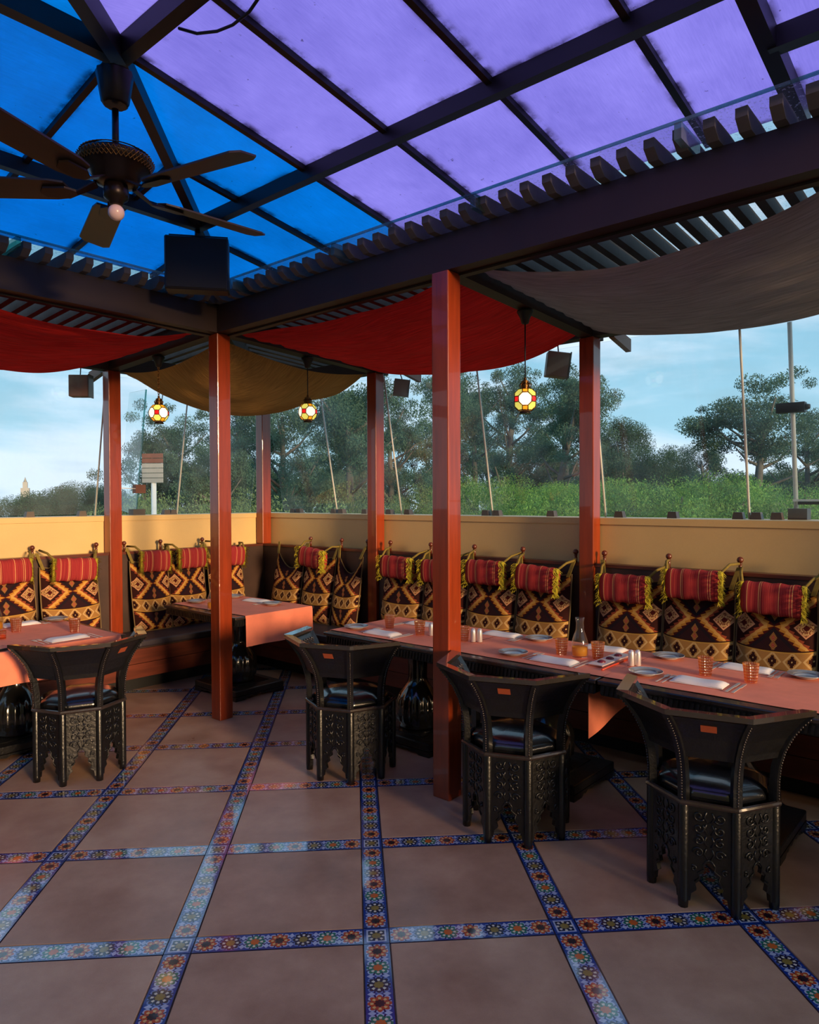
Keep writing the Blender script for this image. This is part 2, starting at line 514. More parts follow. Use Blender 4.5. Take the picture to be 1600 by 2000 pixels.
def kilim():
    m, nt, b = newmat('kilim')
    u, v, _ = nt.sep(nt.coords('UV'))
    maroon = lin(74, 22, 22); navy = lin(26, 24, 34); gold = lin(190, 130, 50); tan = lin(168, 122, 66); cream = lin(206, 170, 112); pink = lin(186, 120, 92); brown = lin(46, 20, 20)
    # two repeats of the big field, with a flower band between
    def field(vc):
        a = (u - 0.5).abs(); bb = (v - vc).abs() * 1.5
        saw = ((bb * 17.0).fract() - 0.5).abs() * 0.09
        saw2 = ((bb * 17.0 + 0.5).fract() - 0.5).abs() * 0.07
        d = a - bb * 1.0
        c = nt.mix(d.gt(-0.012), navy, maroon)
        c = nt.mix((d + saw).gt(0.048), c, gold)
        c = nt.mix((d + saw2).gt(0.088), c, lin(214, 164, 84))
        c = nt.mix((d - saw2 * 0.3).gt(0.125), c, lin(150, 70, 44))
        c = nt.mix((d - saw).gt(0.150), c, brown)
        dm = (a - 0.385).abs() + bb * 1.0
        c = nt.mix(dm.lt(0.165), c, brown); c = nt.mix(dm.lt(0.148), c, lin(206, 150, 112))
        sp = nt.noise(nt.coords('UV'), 60.0, 2.0).smooth(0.45, 0.55)
        c = nt.mix(dm.lt(0.124), c, nt.mix(sp, lin(120, 64, 44), lin(204, 166, 110)))
        dm2 = dm.lt(0.045); c = nt.mix(dm2, c, maroon)
        for off in (0.16, 0.27):
            q = a * 1.3 + (bb - off).abs() * 0.8
            c = nt.mix(q.lt(0.066), c, tan); c = nt.mix(q.lt(0.034), c, lin(190, 96, 74))
        c = nt.mix((bb * 40.0 + a * 40.0).fract().lt(0.28) * d.lt(-0.08), c, maroon)
        return c
    c = nt.mix(v.gt(0.36), field(0.06), field(0.68))
    vb = (v - 0.36 - ((u - 0.5) * (u - 0.5)) * 0.12)
    band = vb.abs().lt(0.088)
    zu = ((u * 4.2 + 0.4).fract() - 0.5).abs()
    bc = nt.mix((zu * 0.19 - (0.088 - vb.abs()) * 1.0 + 0.01).abs().lt(0.012), tan, cream)
    bc = nt.mix(vb.abs().gt(0.075), bc, lin(196, 150, 70))
    lx = zu * 0.24; ly = vb.abs()
    fl = ((lx.max(ly)).lt(0.030) * (lx.min(ly)).lt(0.030)).max((lx.max(ly)).lt(0.050) * (lx.min(ly)).lt(0.018))
    bc = nt.mix(fl, bc, brown); bc = nt.mix((lx + ly).lt(0.010), bc, cream)
    c = nt.mix(band, c, bc)
    c = nt.mix((vb.abs() - 0.092).abs().lt(0.006), c, brown)
    wv_ = nt.noise(nt.mapping(nt.coords('UV'), scale=(90, 130, 1)), 2.0, 2.0)
    c = nt.mix(wv_.smooth(0.3, 0.7) * 0.35, c, lin(60, 34, 26))
    nt.put(b.inputs['Base Color'], c); b.inputs['Roughness'].default_value = 0.95; b.inputs['Specular IOR Level'].default_value = 0.1
    nt.put(b.inputs['Normal'], nt.bump(wv_, 0.4, 0.003)); MATS['kilim'] = m


kilim()


def bolster_mat():
    m, nt, b = newmat('bolster_stripe')
    u, v, _ = nt.sep(nt.coords('UV'))
    n = nt.noise(nt.mapping(nt.coords('UV'), scale=(60, 1.2, 1)), 1.0, 3.0, 0.7)
    c = nt.ramp(n, [(0.28, lin(104, 26, 34)), (0.5, lin(150, 44, 48)), (0.72, lin(180, 78, 66))])
    for p, w in ((0.12, 0.006), (0.31, 0.008), (0.34, 0.004), (0.63, 0.006), (0.80, 0.004), (0.84, 0.007)):
        c = nt.mix((u - p).abs().lt(w) * 0.75, c, lin(226, 172, 110))
    nt.put(b.inputs['Base Color'], c); b.inputs['Roughness'].default_value = 0.85; b.inputs['Specular IOR Level'].default_value = 0.15
    nt.put(b.inputs['Normal'], nt.bump(n, 0.25, 0.004)); MATS['bolster_stripe'] = m


bolster_mat()


def leafmat(name, col, trans=0.35, sc=1.1, k0=0.45, k1=1.5):
    m, nt, b = newmat(name)
    n = nt.noise(nt.coords('Object'), sc, 4.0, 0.65); oi = nt.node('ShaderNodeObjectInfo')
    lo = tuple(c * k0 for c in col[:3]) + (1,); hi = tuple(min(1, c * k1) for c in col[:3]) + (1,)
    c = nt.ramp(n * 0.85 + X(nt, oi.outputs['Random']) * 0.15, [(0.3, lo), (0.72, hi)])
    nt.put(b.inputs['Base Color'], c); b.inputs['Roughness'].default_value = 0.6; b.inputs['Specular IOR Level'].default_value = 0.2
    tr = nt.node('ShaderNodeBsdfTranslucent'); nt.put(tr.inputs[0], c)
    mx = nt.node('ShaderNodeMixShader'); mx.inputs[0].default_value = trans
    nt.l.new(b.outputs[0], mx.inputs[1]); nt.l.new(tr.outputs[0], mx.inputs[2])
    nt.l.new(mx.outputs[0], nt.n['Material Output'].inputs[0]); MATS[name] = m


leafmat('oil', lin(236, 176, 20), 0.7, 20.0, 0.85, 1.1)
leafmat('leaf_euc', lin(74, 104, 88)); leafmat('leaf_dark', lin(66, 98, 74)); leafmat('leaf_bright', lin(108, 152, 78), 0.35, 1.6, 0.25, 1.9); leafmat('leaf_olive', lin(112, 140, 96))


def emis(name, col, strength, mixw=1.0):
    m, nt, b = newmat(name)
    b.inputs['Base Color'].default_value = col; b.inputs['Roughness'].default_value = 0.2
    n = nt.noise(nt.coords('Object'), 30.0, 3.0)
    nt.put(b.inputs['Emission Color'], nt.ramp(n, [(0.2, tuple(c * 0.8 for c in col[:3]) + (1,)), (0.8, col)]))
    b.inputs['Emission Strength'].default_value = strength; MATS[name] = m


emis('lamp_red', lin(230, 24, 20), 0.9); emis('lamp_orange', lin(244, 150, 30), 0.9); emis('lamp_yellow', lin(226, 214, 96), 0.75)
emis('lamp_clear', lin(255, 232, 205), 1.0); plain('candle', lin(226, 160, 40), 0.5)

# ================================================================== FLOOR
G = 0.70


def inside(x, y, m=0.0):
    d = Vector((x, y, 0)) - P1
    return d.dot(US) > -1.75 - m and d.dot(VS) < 1.75 + m


fl = MB(); c = [W(-1.70, -6.29), W(8.39, -6.29), W(8.39, 1.70), W(-1.70, 1.70)]
fl.hexa([(p.x, p.y, -0.06) for p in c], [(p.x, p.y, -0.006) for p in c])
floor = struct('floor', fl, 'grout')
h = 0.3015
tb = MB(); tb.hexa([(-h, -h, -0.006), (h, -h, -0.006), (h, h, -0.006), (-h, h, -0.006)], [(-h + .003, -h + .003, 0), (h - .003, -h + .003, 0), (h - .003, h - .003, 0), (-h + .003, h - .003, 0)])
tile_me = tb.mesh('tile', 'terracotta')
sb = MB(); sb.box(-h, h, -0.0455, 0.0455, -0.006, 0.0); strip_me = sb.mesh('border_strip', 'mosaic_strip')
ib = MB(); ib.box(-0.0455, 0.0455, -0.0455, 0.0455, -0.006, 0.0); inset_me = ib.mesh('corner_inset', 'mosaic_inset')
for i in range(-8, 9):
    for j in range(-6, 7):
        x, y = i * G, j * G
        if inside(x + .35, y + .35, -0.25): link('tile', tile_me, floor, (x + .35, y + .35, 0))
        if (Vector((x, y, 0)) - P1).dot(US) > 5.8 or (Vector((x, y, 0)) - P1).dot(VS) < -5.8: continue
        if inside(x + .35, y, -0.2): link('border_strip', strip_me, floor, (x + .35, y, 0))
        if inside(x, y + .35, -0.2): link('border_strip', strip_me, floor, (x, y + .35, 0), (0, 0, PI / 2))
        if inside(x, y, -0.1): link('corner_inset', inset_me, floor, (x, y, 0))

# ================================================================== PARAPET WALLS + LEANING GLASS SCREEN
PH = 1.455


def parapet(name, mat, x0, x1, F, rot):
    mb = MB(); mb.box(x0, x1, 1.70, 2.06, -0.3, PH - 0.03)
    o = struct(name, mb, mat, F(0, 0), rot)
    cp = MB(); cp.box(x0, x1, 1.688, 2.09, PH - 0.045, PH); part('cap', cp, mat, o)
    return o


parapet('wall_right', 'wall_paint', -2.06, 8.4, W, A)
parapet('wall_left', 'wall_paint', -6.0, 1.70, WL, AL)

# the solid building behind the terrace (inner corner of the L)
mb = MB(); mb.box(3.5, 8.6, -3.75, -3.55, -0.06, 3.7); struct('wall_back', mb, 'wall_paint', W(0, 0), A)
mb = MB(); mb.box(3.5, 3.7, -8.0, -3.76, -0.06, 3.7); struct('wall_inner', mb, 'wall_paint', W(0, 0), A)
mb = MB(); mb.box(-1.70, 3.49, -6.5, -6.3, -0.06, 3.15); struct('wall_end', mb, 'wall_paint', W(0, 0), A)
mb = MB(); mb.box(8.4, 8.6, -3.54, 1.69, -0.06, 1.0); struct('wall_far', mb, 'wall_paint', W(0, 0), A)

GB, GT, GZ0, GZ1 = 1.95, 1.715, PH + 0.012, 2.70         # the glass leans inwards


def glass_screen(name, F, rot, seams, clamps, bars):
    o = struct(name, None, None, F(0, 0), rot)
    def at(z): return GB + (GT - GB) * (z - GZ0) / (GZ1 - GZ0)
    for a, b in zip(seams[:-1], seams[1:]):
        mb = MB(); e = 0.006
        mb.hexa([(a + e, GB, GZ0), (b - e, GB, GZ0), (b - e, GB + .01, GZ0), (a + e, GB + .01, GZ0)],
                [(a + e, GT, GZ1), (b - e, GT, GZ1), (b - e, GT + .01, GZ1), (a + e, GT + .01, GZ1)])
        part('pane', mb, 'screen_glass', o)
    for s in bars:
        mb = MB(); mb.tube([(s, GB - 0.004, GZ0 - .01), (s, GT - 0.004, GZ1)], 0.008, 6); part('joint_strip', mb, 'white_metal', o)
    cm = MB()
    cm.hexa([(-.035, -.03, 0), (.035, -.03, 0), (.035, .03, 0), (-.035, .03, 0)], [(-.027, -.03, .045), (.027, -.03, .045), (.027, .02, .045), (-.027, .02, .045)])
    cme = cm.mesh('clamp', 'clamp_metal')
    for s in clamps: link('clamp', cme, o, (s, GB - 0.02, PH))
    return o


gR = glass_screen('window_1', W, A, [-1.70, -0.84, 0.03, 1.05, 2.06, 3.06, 4.1, 5.1], [-1.5, -1.4, -0.86, -0.75, -0.42, -0.1, 0.13, 1.0, 1.11, 1.62, 2.18, 2.57, 3.0, 3.11, 3.23], [-0.84, 0.03, 1.05, 2.06, 3.06])
gL = glass_screen('window_2', WL, AL, [-4.0, -3.0, -2.0, -1.0, -0.01, 0.39, 0.81, 1.70], [-1.0, -0.58, -0.14, 0.68, 0.75, 1.3], [-0.01, 0.81])

# glass fin standing out from the screen, with its clip
mb = MB(); mb.hexa([(0.385, 1.97, PH), (0.395, 1.97, PH), (0.395, 2.30, PH + .05), (0.385, 2.30, PH + .05)], [(0.385, 1.76, 2.62), (0.395, 1.76, 2.62), (0.395, 2.06, 2.62), (0.385, 2.06, 2.62)])
fin = thing('glass_fin', 'green-edged upright glass fin standing behind the screen by the cream wall', 'glass panel', WL(0, 0), AL)
part('pane', mb, 'screen_glass', fin)
mb = MB(); mb.hexa([(0.385, 1.955, PH), (0.395, 1.955, PH), (0.395, 1.970, PH), (0.385, 1.970, PH)], [(0.385, 1.745, 2.62), (0.395, 1.745, 2.62), (0.395, 1.760, 2.62), (0.385, 1.760, 2.62)]); part('edge', mb, 'glass_edge', fin)
mb = MB(); mb.box(0.34, 0.44, 1.87, 1.93, 1.66, 1.74); part('clip', mb, 'box_brown', fin)
mb = MB(); mb.box(0.33, 0.45, 1.90, 1.99, PH, PH + .055); part('foot', mb, 'clamp_metal', fin)
mb = MB(); mb.tube([(0.40, 1.875, 1.70), (0.10, 1.875, 1.71)], 0.004, 6); part('tie_rod', mb, 'white_metal', fin)

# post with a flood lamp and a low arm beyond the tan wall's glass
t = thing('flood_lamp_pole', 'white pole carrying a small dark flood lamp, outside the glass of the tan wall', 'lamp', W(3.32, 2.02, PH), A)
mb = MB(); mb.tube([(0, 0, 0), (-0.01, -0.16, 1.22)], 0.014, 8); part('pole', mb, 'white_metal', t)
mb = MB(); mb.box(-0.085, 0.075, -0.16, -0.10, 0.665, 0.725); part('lamp_head', mb, 'black', t)
mb = MB(); mb.tube([(0.07, -.13, .695), (0.10, -.13, .695)], [0.022, 0.014], 8); part('lamp_cap', mb, 'black', t)
mb = MB(); mb.box(-0.04, 0.07, -0.05, 0.05, 0.0, 0.07); part('base_block', mb, 'clamp_metal', t)
mb = MB(); mb.box(-0.01, 0.75, -0.06, -0.04, 0.115, 0.128); part('arm', mb, 'white_metal', t)
mb = MB(); mb.box(0.02, 0.16, -0.065, -0.045, 0.095, 0.114); part('arm_grip', mb, 'black', t)

# ================================================================== PERGOLA
BB, BT = 2.785, 2.975                                     # inner beam underside / top
perg = thing('pergola', 'dark stained timber pergola with varnished posts and glass over its slats', 'pergola', W(0, 0), A)


def post(s, t, top, z0=0.0, w=0.055):
    mb = MB(); mb.box(s - w, s + w, t - w, t + w, z0, top)
    o = part('post', mb, 'post_wood', perg)
    bv = o.modifiers.new('bev', 'BEVEL'); bv.width = 0.006; bv.segments = 2
    return o


post(0, 0, BB); post(2.09, -0.009, BB); post(4.18, 0, BB); post(0, -2.09, BB)
for s, t_ in ((0, 1.63), (2.09, 1.63), (4.18, 1.63), (-1.63, 0), (-1.63, -2.09)): post(s, t_, 2.72)
post(-1.633, 1.633, 2.72, 1.138)


def beam(name, a, b, w, z0a, z1a, z0b=None, z1b=None, mat='beam_wood'):
    a = Vector((*a, 0)); b = Vector((*b, 0)); d = (b - a).normalized(); n = Vector((-d.y, d.x, 0)) * w
    z0b = z0a if z0b is None else z0b; z1b = z1a if z1b is None else z1b
    mb = MB(); mb.hexa([(a.x - n.x, a.y - n.y, z0a), (b.x - n.x, b.y - n.y, z0b), (b.x + n.x, b.y + n.y, z0b), (a.x + n.x, a.y + n.y, z0a)],
                       [(a.x - n.x, a.y - n.y, z1a), (b.x - n.x, b.y - n.y, z1b), (b.x + n.x, b.y + n.y, z1b), (a.x + n.x, a.y + n.y, z1a)])
    return part(name, mb, mat, perg)


beam('main_beam', (-0.06, 0), (6.0, 0), 0.06, BB, BT); beam('main_beam', (0, -0.06), (0, -5.0), 0.06, BB, BT)
beam('eave_beam', (-1.76, 1.63), (6.0, 1.63), 0.05, 2.72, 2.86); beam('eave_beam', (-1.63, 1.58), (-1.63, -5.0), 0.05, 2.72, 2.86)
for s in (0, 2.09, 4.18): beam('tie_beam', (s, 0.06), (s, 1.75), 0.045, BB, BT - .03, 2.715, 2.87)
for t_ in (0, -2.09): beam('tie_beam', (-0.06, t_), (-1.75, t_), 0.045, BB, BT - .03, 2.715, 2.87)
beam('hip_beam', (-0.05, 0.05), (-1.66, 1.66), 0.04, BB + .03, BT, 2.74, 2.88)
# trim ledge on the underside of the main beams
beam('ledge', (0.06, 0.052), (6.0, 0.052), 0.022, BB - .012, BB - .001, mat='beam_wood'); beam('ledge', (-0.052, -0.06), (-0.052, -5.0), 0.022, BB - .012, BB - .001, mat='beam_wood')


# slats: dark tapered rafters lying across beams, outer end lower
def slat_mesh(t0, L):
    mb = MB(); w = 0.022; sl = 0.085 / 1.63
    z = lambda t: 2.976 - sl * max(0, t)
    hgt = 0.072
    prof = [(t0, z(0) + hgt), (t0, z(0) + 0.035), (t0 + 0.05, z(0)), (0.0, z(0)), (t0 + L, z(t0 + L)), (t0 + L, z(t0 + L) + hgt), (0.0, z(0) + hgt)]
    mb.prism(prof, lambda a, b, d: (d, a, b), -w, w)
    return mb.mesh('slat', 'slat_wood')


full = slat_mesh(-0.165, 2.02)
k = 0
for i in range(0, 41):
    s = 0.07 + i * 0.118
    link('slat', full, perg, (s, 0, 0))
    if i < 34: link('slat', full, perg, (0, -s, 0), (0, 0, PI / 2))
for i in range(0, 14):
    s = -0.05 - i * 0.118
    L = 1.87 + s
    if L < 0.15: continue
    mb = MB(); sl = 0.085 / 1.63; z = lambda t: 2.976 - sl * t
    mb.prism([(-s, z(-s)), (1.86, z(1.86)), (1.86, z(1.86) + .072), (-s, z(-s) + .072)], lambda a, b, d: (d, a, b), -0.022, 0.022)
    me = mb.mesh('slat', 'slat_wood')
    link('slat', me, perg, (s, 0, 0)); link('slat', me, perg, (0, -s, 0), (0, 0, PI / 2))
# glass sheets over the slats, with thin dark joint fins
for a in range(6):
    for fr in (0, 1):
        if fr and a > 3: continue
        s0, s1 = (0.45 + 0.98 * (a - 1), 0.45 + 0.98 * a) if a else (-0.20, 0.45)
        z0 = 3.050
        e = 0.004
        pts = lambda dz: [(s0 + e, -0.20, z0 + dz), (s1 - e, -0.20, z0 + dz), (s1 - e, 1.84, z0 - .088 + dz), (s0 + e, 1.84, z0 - .088 + dz)]
        mb = MB(); mb.hexa(pts(0.0), pts(0.009)); part('roof_pane', mb, 'roof_glass', perg, rot=(0, 0, 0) if not fr else (0, 0, PI / 2), loc=(0, 0, 0)) if not fr else None
        if fr:
            mb = MB(); q = lambda dz: [(-0.20 + 0.0, -s1 + e, z0 + dz), (-0.20, -s0 - e, z0 + dz), (-0.2, -s0 - e, z0 + dz), (-0.2, -s1 + e, z0 + dz)]
            pp = lambda dz: [(0.20, -s0 - e, z0 + dz), (-1.84, -s0 - e, z0 - .088 + dz), (-1.84, -s1 + e, z0 - .088 + dz), (0.20, -s1 + e, z0 + dz)]
            mb = MB(); mb.hexa(pp(0.0), pp(0.009)); part('roof_pane', mb, 'roof_glass', perg)
            mb = MB(); mb.hexa([(0.21, -s1 - .012, 3.0), (-.06, -s1 - .012, 2.98), (-.06, -s1 + .012, 2.98), (0.21, -s1 + .012, 3.0)], [(0.21, -s1 - .012, 3.05), (-.06, -s1 - .012, 3.05), (-.06, -s1 + .012, 3.05), (0.21, -s1 + .012, 3.05)])
            part('glass_joint', mb, 'glass_edge', perg)
        else:
            mb = MB(); mb.hexa([(s1 - .014, -0.21, 2.985), (s1 + .014, -0.21, 2.985), (s1 + .014, 0.0, 2.98), (s1 - .014, 0.0, 2.98)], [(s1 - .014, -0.21, 3.05), (s1 + .014, -0.21, 3.05), (s1 + .014, 0.0, 3.05), (s1 - .014, 0.0, 3.05)])
            part('glass_joint', mb, 'glass_edge', perg)
# green polished edge of the glass
beam('glass_edge', (-0.20, -0.203), (6.0, -0.203), 0.004, 3.049, 3.061, mat='glass_edge'); beam('glass_edge', (0.203, 0.2), (0.203, -4.2), 0.004, 3.049, 3.061, mat='glass_edge')

# ================================================================== COLOURED SKYLIGHT ROOF (L-shaped hip roof)
roof = struct('ceiling', None, None, W(0, 0), A)
RW = 1.50; RS = 0.15; RZ = 3.27                            # ridge offset, slope, underside height at t=0


def rz(d): return RZ + RS * d                             # d = distance inwards from the inner beam line


EV = -0.42                                                # eave sits out over the pergola


def rpanel(mat, pts):
    """pts: list of (s,t) corners; side picks the roof face height"""
    mb = MB(); o = []
    zs = [rz(min(s if s < RW * 2 else 9, -t if -t < RW * 2 else 9, ) if False else d) for s, t, d in pts]
    n = len(pts)
    for dz in (0.035, 0.045):
        for (s, t, d), z in zip(pts, zs): mb.v.append((s, t, z + dz))
    uv = [(0, 0), (1, 0), (1, 1), (0, 1)][:n] if n == 4 else [(0, 0), (1, 0), (0.5, 1)]
    mb.face(list(range(n))[::-1], uv=uv[::-1]); mb.face(list(range(n, 2 * n)), uv=uv)
    for i in range(n):
        j = (i + 1) % n; mb.face([i, j, n + j, n + i], uv=[(0, 0)] * 4)
    part('panel', mb, mat, roof)


bars = [0.29, 0.89, 1.49, 2.085, 2.69, 3.30, 3.69, 4.29, 4.89, 5.5, 6.1, 6.7]
PU = 0.45
g = 0.012


def wing(fr):
    """fr maps (along, inward d) -> (s,t); along grows away from the corner"""
    for i, a in enumerate(bars[:-1]):
        b = bars[i + 1]
        if fr == 0: mat = 'panel_blue' if b <= 1.5 else ('panel_purple' if b < 5.0 else 'panel_yellow')
        else: mat = 'panel_blue'
        def q(al, d): return (al, -d, d) if fr == 0 else (d, -al, d)
        def quad(d0, d1):
            pts = [q(a + g, d0), q(b - g, d0), q(b - g, d1), q(a + g, d1)]
            rpanel(mat, pts if fr == 0 else pts[::-1])
        if b <= 1.5:                                      # corner zone: cut by the hip (along >= d)
            if a < PU < b or b <= PU:
                pts = [q(a + g, EV), q(b - g, EV), q(b - g, b - g), q(a + g, a + g)]; rpanel(mat, pts if fr == 0 else pts[::-1])
            else:
                quad(EV, PU - g)
                pts = [q(a + g, PU + g), q(b - g, PU + g), q(b - g, b - g), q(a + g, a + g)]; rpanel(mat, pts if fr == 0 else pts[::-1])
        else:
            quad(EV, PU - g); quad(PU + g, RW)
    # small corner piece beyond the first bar
    def q(al, d): return (al, -d, d) if fr == 0 else (d, -al, d)
    pts = [q(EV, EV), q(bars[0] - g, EV), q(bars[0] - g, bars[0] - g)]; rpanel('panel_blue', pts if fr == 0 else pts[::-1])


wing(0); wing(1)
# the far slopes of both wings (they meet in the valley behind the hub)
for i, a in enumerate([1.49, 2.085, 2.69, 3.30, 3.89, 4.49, 5.085]):
    b = a + 0.595
    mat = 'panel_purple' if b < 5.0 else 'panel_yellow'
    def f0(al, t): return (al, -t, 2 * RW - t)
    # right wing, slope falling away from the ridge to t=-3 ; valley where along = t
    t1 = min(max(a, RW), 3.0); t2 = min(b, 3.0)
    rpanel(mat, [f0(a + g, RW), f0(b - g, RW), f0(b - g, t2), f0(a + g, t1 + 0.001)][::-1])
    def f1(al, t): return (t, -al, 2 * RW - t)
    rpanel('panel_blue', [f1(a + g, RW), f1(b - g, RW), f1(b - g, t2), f1(a + g, t1 + 0.001)])


def rbeam(name, p, q, w, hgt, mat='steel_dark'):
    (s0, t0, d0), (s1, t1, d1) = p, q
    a = Vector((s0, t0, 0)); b = Vector((s1, t1, 0)); d = (b - a).normalized(); n = Vector((-d.y, d.x, 0)) * w
    za, zb = rz(d0) + 0.034, rz(d1) + 0.034
    mb = MB(); mb.hexa([(a.x - n.x, a.y - n.y, za - hgt), (b.x - n.x, b.y - n.y, zb - hgt), (b.x + n.x, b.y + n.y, zb - hgt), (a.x + n.x, a.y + n.y, za - hgt)],
                       [(a.x - n.x, a.y - n.y, za), (b.x - n.x, b.y - n.y, zb), (b.x + n.x, b.y + n.y, zb), (a.x + n.x, a.y + n.y, za)])
    return part(name, mb, mat, roof)


rbeam('ridge_beam', (RW, -RW, RW), (6.0, -RW, RW), 0.03, 0.09); rbeam('ridge_beam', (RW, -RW, RW), (RW, -5.0, RW), 0.03, 0.09)
rbeam('hip_rafter', (RW, -RW, RW), (EV, -EV, EV), 0.026, 0.075)
rbeam('valley_rafter', (RW, -RW, RW), (3.0, -3.0, 0), 0.03, 0.09)
rbeam('purlin', (PU, -PU, PU), (3.69, -PU, PU), 0.026, 0.075); rbeam('purlin', (PU, -PU, PU), (PU, -4.5, PU), 0.026, 0.075)
rbeam('purlin', (3.69, -0.10, 0.10), (6.0, -0.10, 0.10), 0.03, 0.08)
for s in (3.69, 5.5): rbeam('main_rafter', (s, -EV, EV), (s, -RW, RW), 0.03, 0.08)
for s in bars[:6] + [4.29, 4.89]:
    d1 = min(s, RW); rbeam('glazing_bar', (s, -EV, EV), (s, -d1, d1), 0.015, 0.028)
    if s < 4: rbeam('glazing_bar', (EV, -s, EV), (d1, -s, d1), 0.015, 0.028)
for s in (2.085, 2.69, 3.30, 3.89):
    e = min(s, 3.0)
    rbeam('glazing_bar', (s, -RW, RW), (s, -e, 2 * RW - e), 0.011, 0.028); rbeam('glazing_bar', (RW, -s, RW), (e, -s, 2 * RW - e), 0.011, 0.028)

# loose cable looping from the ridge
pts = [(1.90, -1.46, 3.44), (1.98, -1.43, 3.40), (2.10, -1.42, 3.362), (2.2, -1.42, 3.342), (2.30, -1.42, 3.345), (2.40, -1.43, 3.37), (2.5, -1.46, 3.44)]
cab = MB(); cab.tube([W(*p) for p in pts], 0.006, 6)
tag(part('cable', cab, 'wire', None), 'thin black cable looping under the purple skylight panels', 'cable')

# ================================================================== FAN
fan = thing('ceiling_fan', 'dark bronze ceiling fan with five blades hanging under the skylight hub', 'fan', W(1.49, -1.515, 0), A)
mb = MB(); mb.lathe([(0.046, 3.265), (0.055, 3.275), (0.07, 3.37), (0.076, 3.395), (0.076, 3.40)], 24, mod=lambda t, z: 1 + .03 * math.cos(12 * t)); part('canopy', mb, 'fan_metal', fan)
mb = MB(); mb.tube([(0, 0, 3.25), (0, 0, 3.06)], 0.014, 10); part('downrod', mb, 'fan_metal', fan)
mb = MB(); mb.lathe([(0.03, 3.075), (0.09, 3.07), (0.142, 3.045), (0.152, 3.03), (0.152, 3.02), (0.135, 3.0), (0.10, 2.975), (0.09, 2.94), (0.05, 2.93)], 40); mt = part('motor_housing', mb, 'fan_metal', fan)
mb = MB()
for i in range(48):
    for s in (-1, 1):
        a0 = 2 * PI * i / 48; a1 = a0 + s * 0.2
        mb.tube([(0.100 * math.cos(a0), 0.100 * math.sin(a0), 3.072), (0.145 * math.cos(a1), 0.145 * math.sin(a1), 3.05)], 0.0025, 4, cap=False)
        mb.tube([(0.156 * math.cos(a0), 0.156 * math.sin(a0), 3.032), (0.138 * math.cos(a1), 0.138 * math.sin(a1), 2.998)], 0.0025, 4, cap=False)
part('lattice', mb, 'brass', mt)
mb = MB(); mb.lathe([(0.045, 2.94), (0.052, 2.90), (0.05, 2.875), (0.03, 2.86), (0.026, 2.845)], 20); part('switch_housing', mb, 'fan_metal', fan)
mb = MB(); mb.sphere((0, 0, 2.815), 0.034, 14, 9); part('bulb', mb, 'bulb_glass', fan)
bl = MB(); poly = [(0.20, -.05), (0.26, -.062), (0.68, -.07), (0.715, -.045), (0.715, .045), (0.68, .07), (0.26, .062), (0.20, .05), (0.185, 0)]
bl.prism(poly, lambda a, b, d: (a, b, 2.905 + d + b * 0.22), -0.004, 0.004); bme = bl.mesh('blade', 'fan_blade')
br = MB(); br.prism([(0.08, -.02), (0.16, -.012), (0.20, -.035), (0.29, -.03), (0.31, 0), (0.29, .03), (0.20, .035), (0.16, .012), (0.08, .02)], lambda a, b, d: (a, b, 2.893 + d + b * 0.22 + max(0, .16 - a) * .5), -0.004, 0.004)
brme = br.mesh('blade_bracket', 'fan_metal')
for kk in (14, 86, 162, 226, 292):
    a = math.radians(kk)
    o = link('blade', bme, fan, rot=(0, 0, a)); link('blade_bracket', brme, o)

# ================================================================== SPEAKER ON THE CORNER POST
spk = thing('loudspeaker', 'large black loudspeaker box hung above the corner post of the pergola', 'loudspeaker', W(0.425, -0.445, 2.915), math.radians(6))
mb = MB(); mb.box(-.195, .195, -.06, .065, 0.0, .335); o = part('cabinet', mb, 'black', spk)
o.modifiers.new('bev', 'BEVEL').width = 0.008
mb = MB(); mb.box(-.18, .18, -.068, -.06, .012, .323); part('grille', mb, 'black_grille', spk)
mb = MB(); mb.box(-.17, .19, -.03, .03, .3351, .35); part('mount_plate', mb, 'steel_dark', spk)
mb = MB(); mb.tube([(0, 0, .349), (0, 0, .384)], 0.016, 8); part('mount_arm', mb, 'steel_dark', spk)

# ================================================================== FABRIC SWAGS
def swag(name, label, mat, F, rot, x0, x1, sagn, sagf, z0n=2.80, z0f=2.74, y0=0.10, y1=1.56, ripple=0.012):
    mb = MB()
    def fn(u, v):
        x = x0 + (x1 - x0) * u; y = y0 + (y1 - y0) * v
        par = 1 - (2 * u - 1) ** 2
        par = par ** 0.9
        z = (z0n + (z0f - z0n) * v) - (sagn + (sagf - sagn) * v) * par
        z += ripple * math.sin(v * 31 + 2.0 * math.sin(u * 5)) * (0.3 + par) + 0.006 * math.sin(v * 74 + u * 9)
        return (x, y + 0.012 * math.sin(u * 17), z)
    mb.grid(48, 64, fn)
    o = link(name, mb.mesh(name, mat), None, F(0, 0), (0, 0, rot))
    return tag(o, label, 'fabric swag')


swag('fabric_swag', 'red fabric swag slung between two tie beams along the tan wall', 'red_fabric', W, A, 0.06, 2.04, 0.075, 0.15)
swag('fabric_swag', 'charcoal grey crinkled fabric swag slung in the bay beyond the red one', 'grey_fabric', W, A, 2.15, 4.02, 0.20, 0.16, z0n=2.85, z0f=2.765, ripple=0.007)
swag('fabric_swag', 'red fabric swag slung in the bay along the cream wall', 'red_fabric', WL, AL, -2.04, -0.06, 0.16, 0.20, z0n=2.83, z0f=2.80)
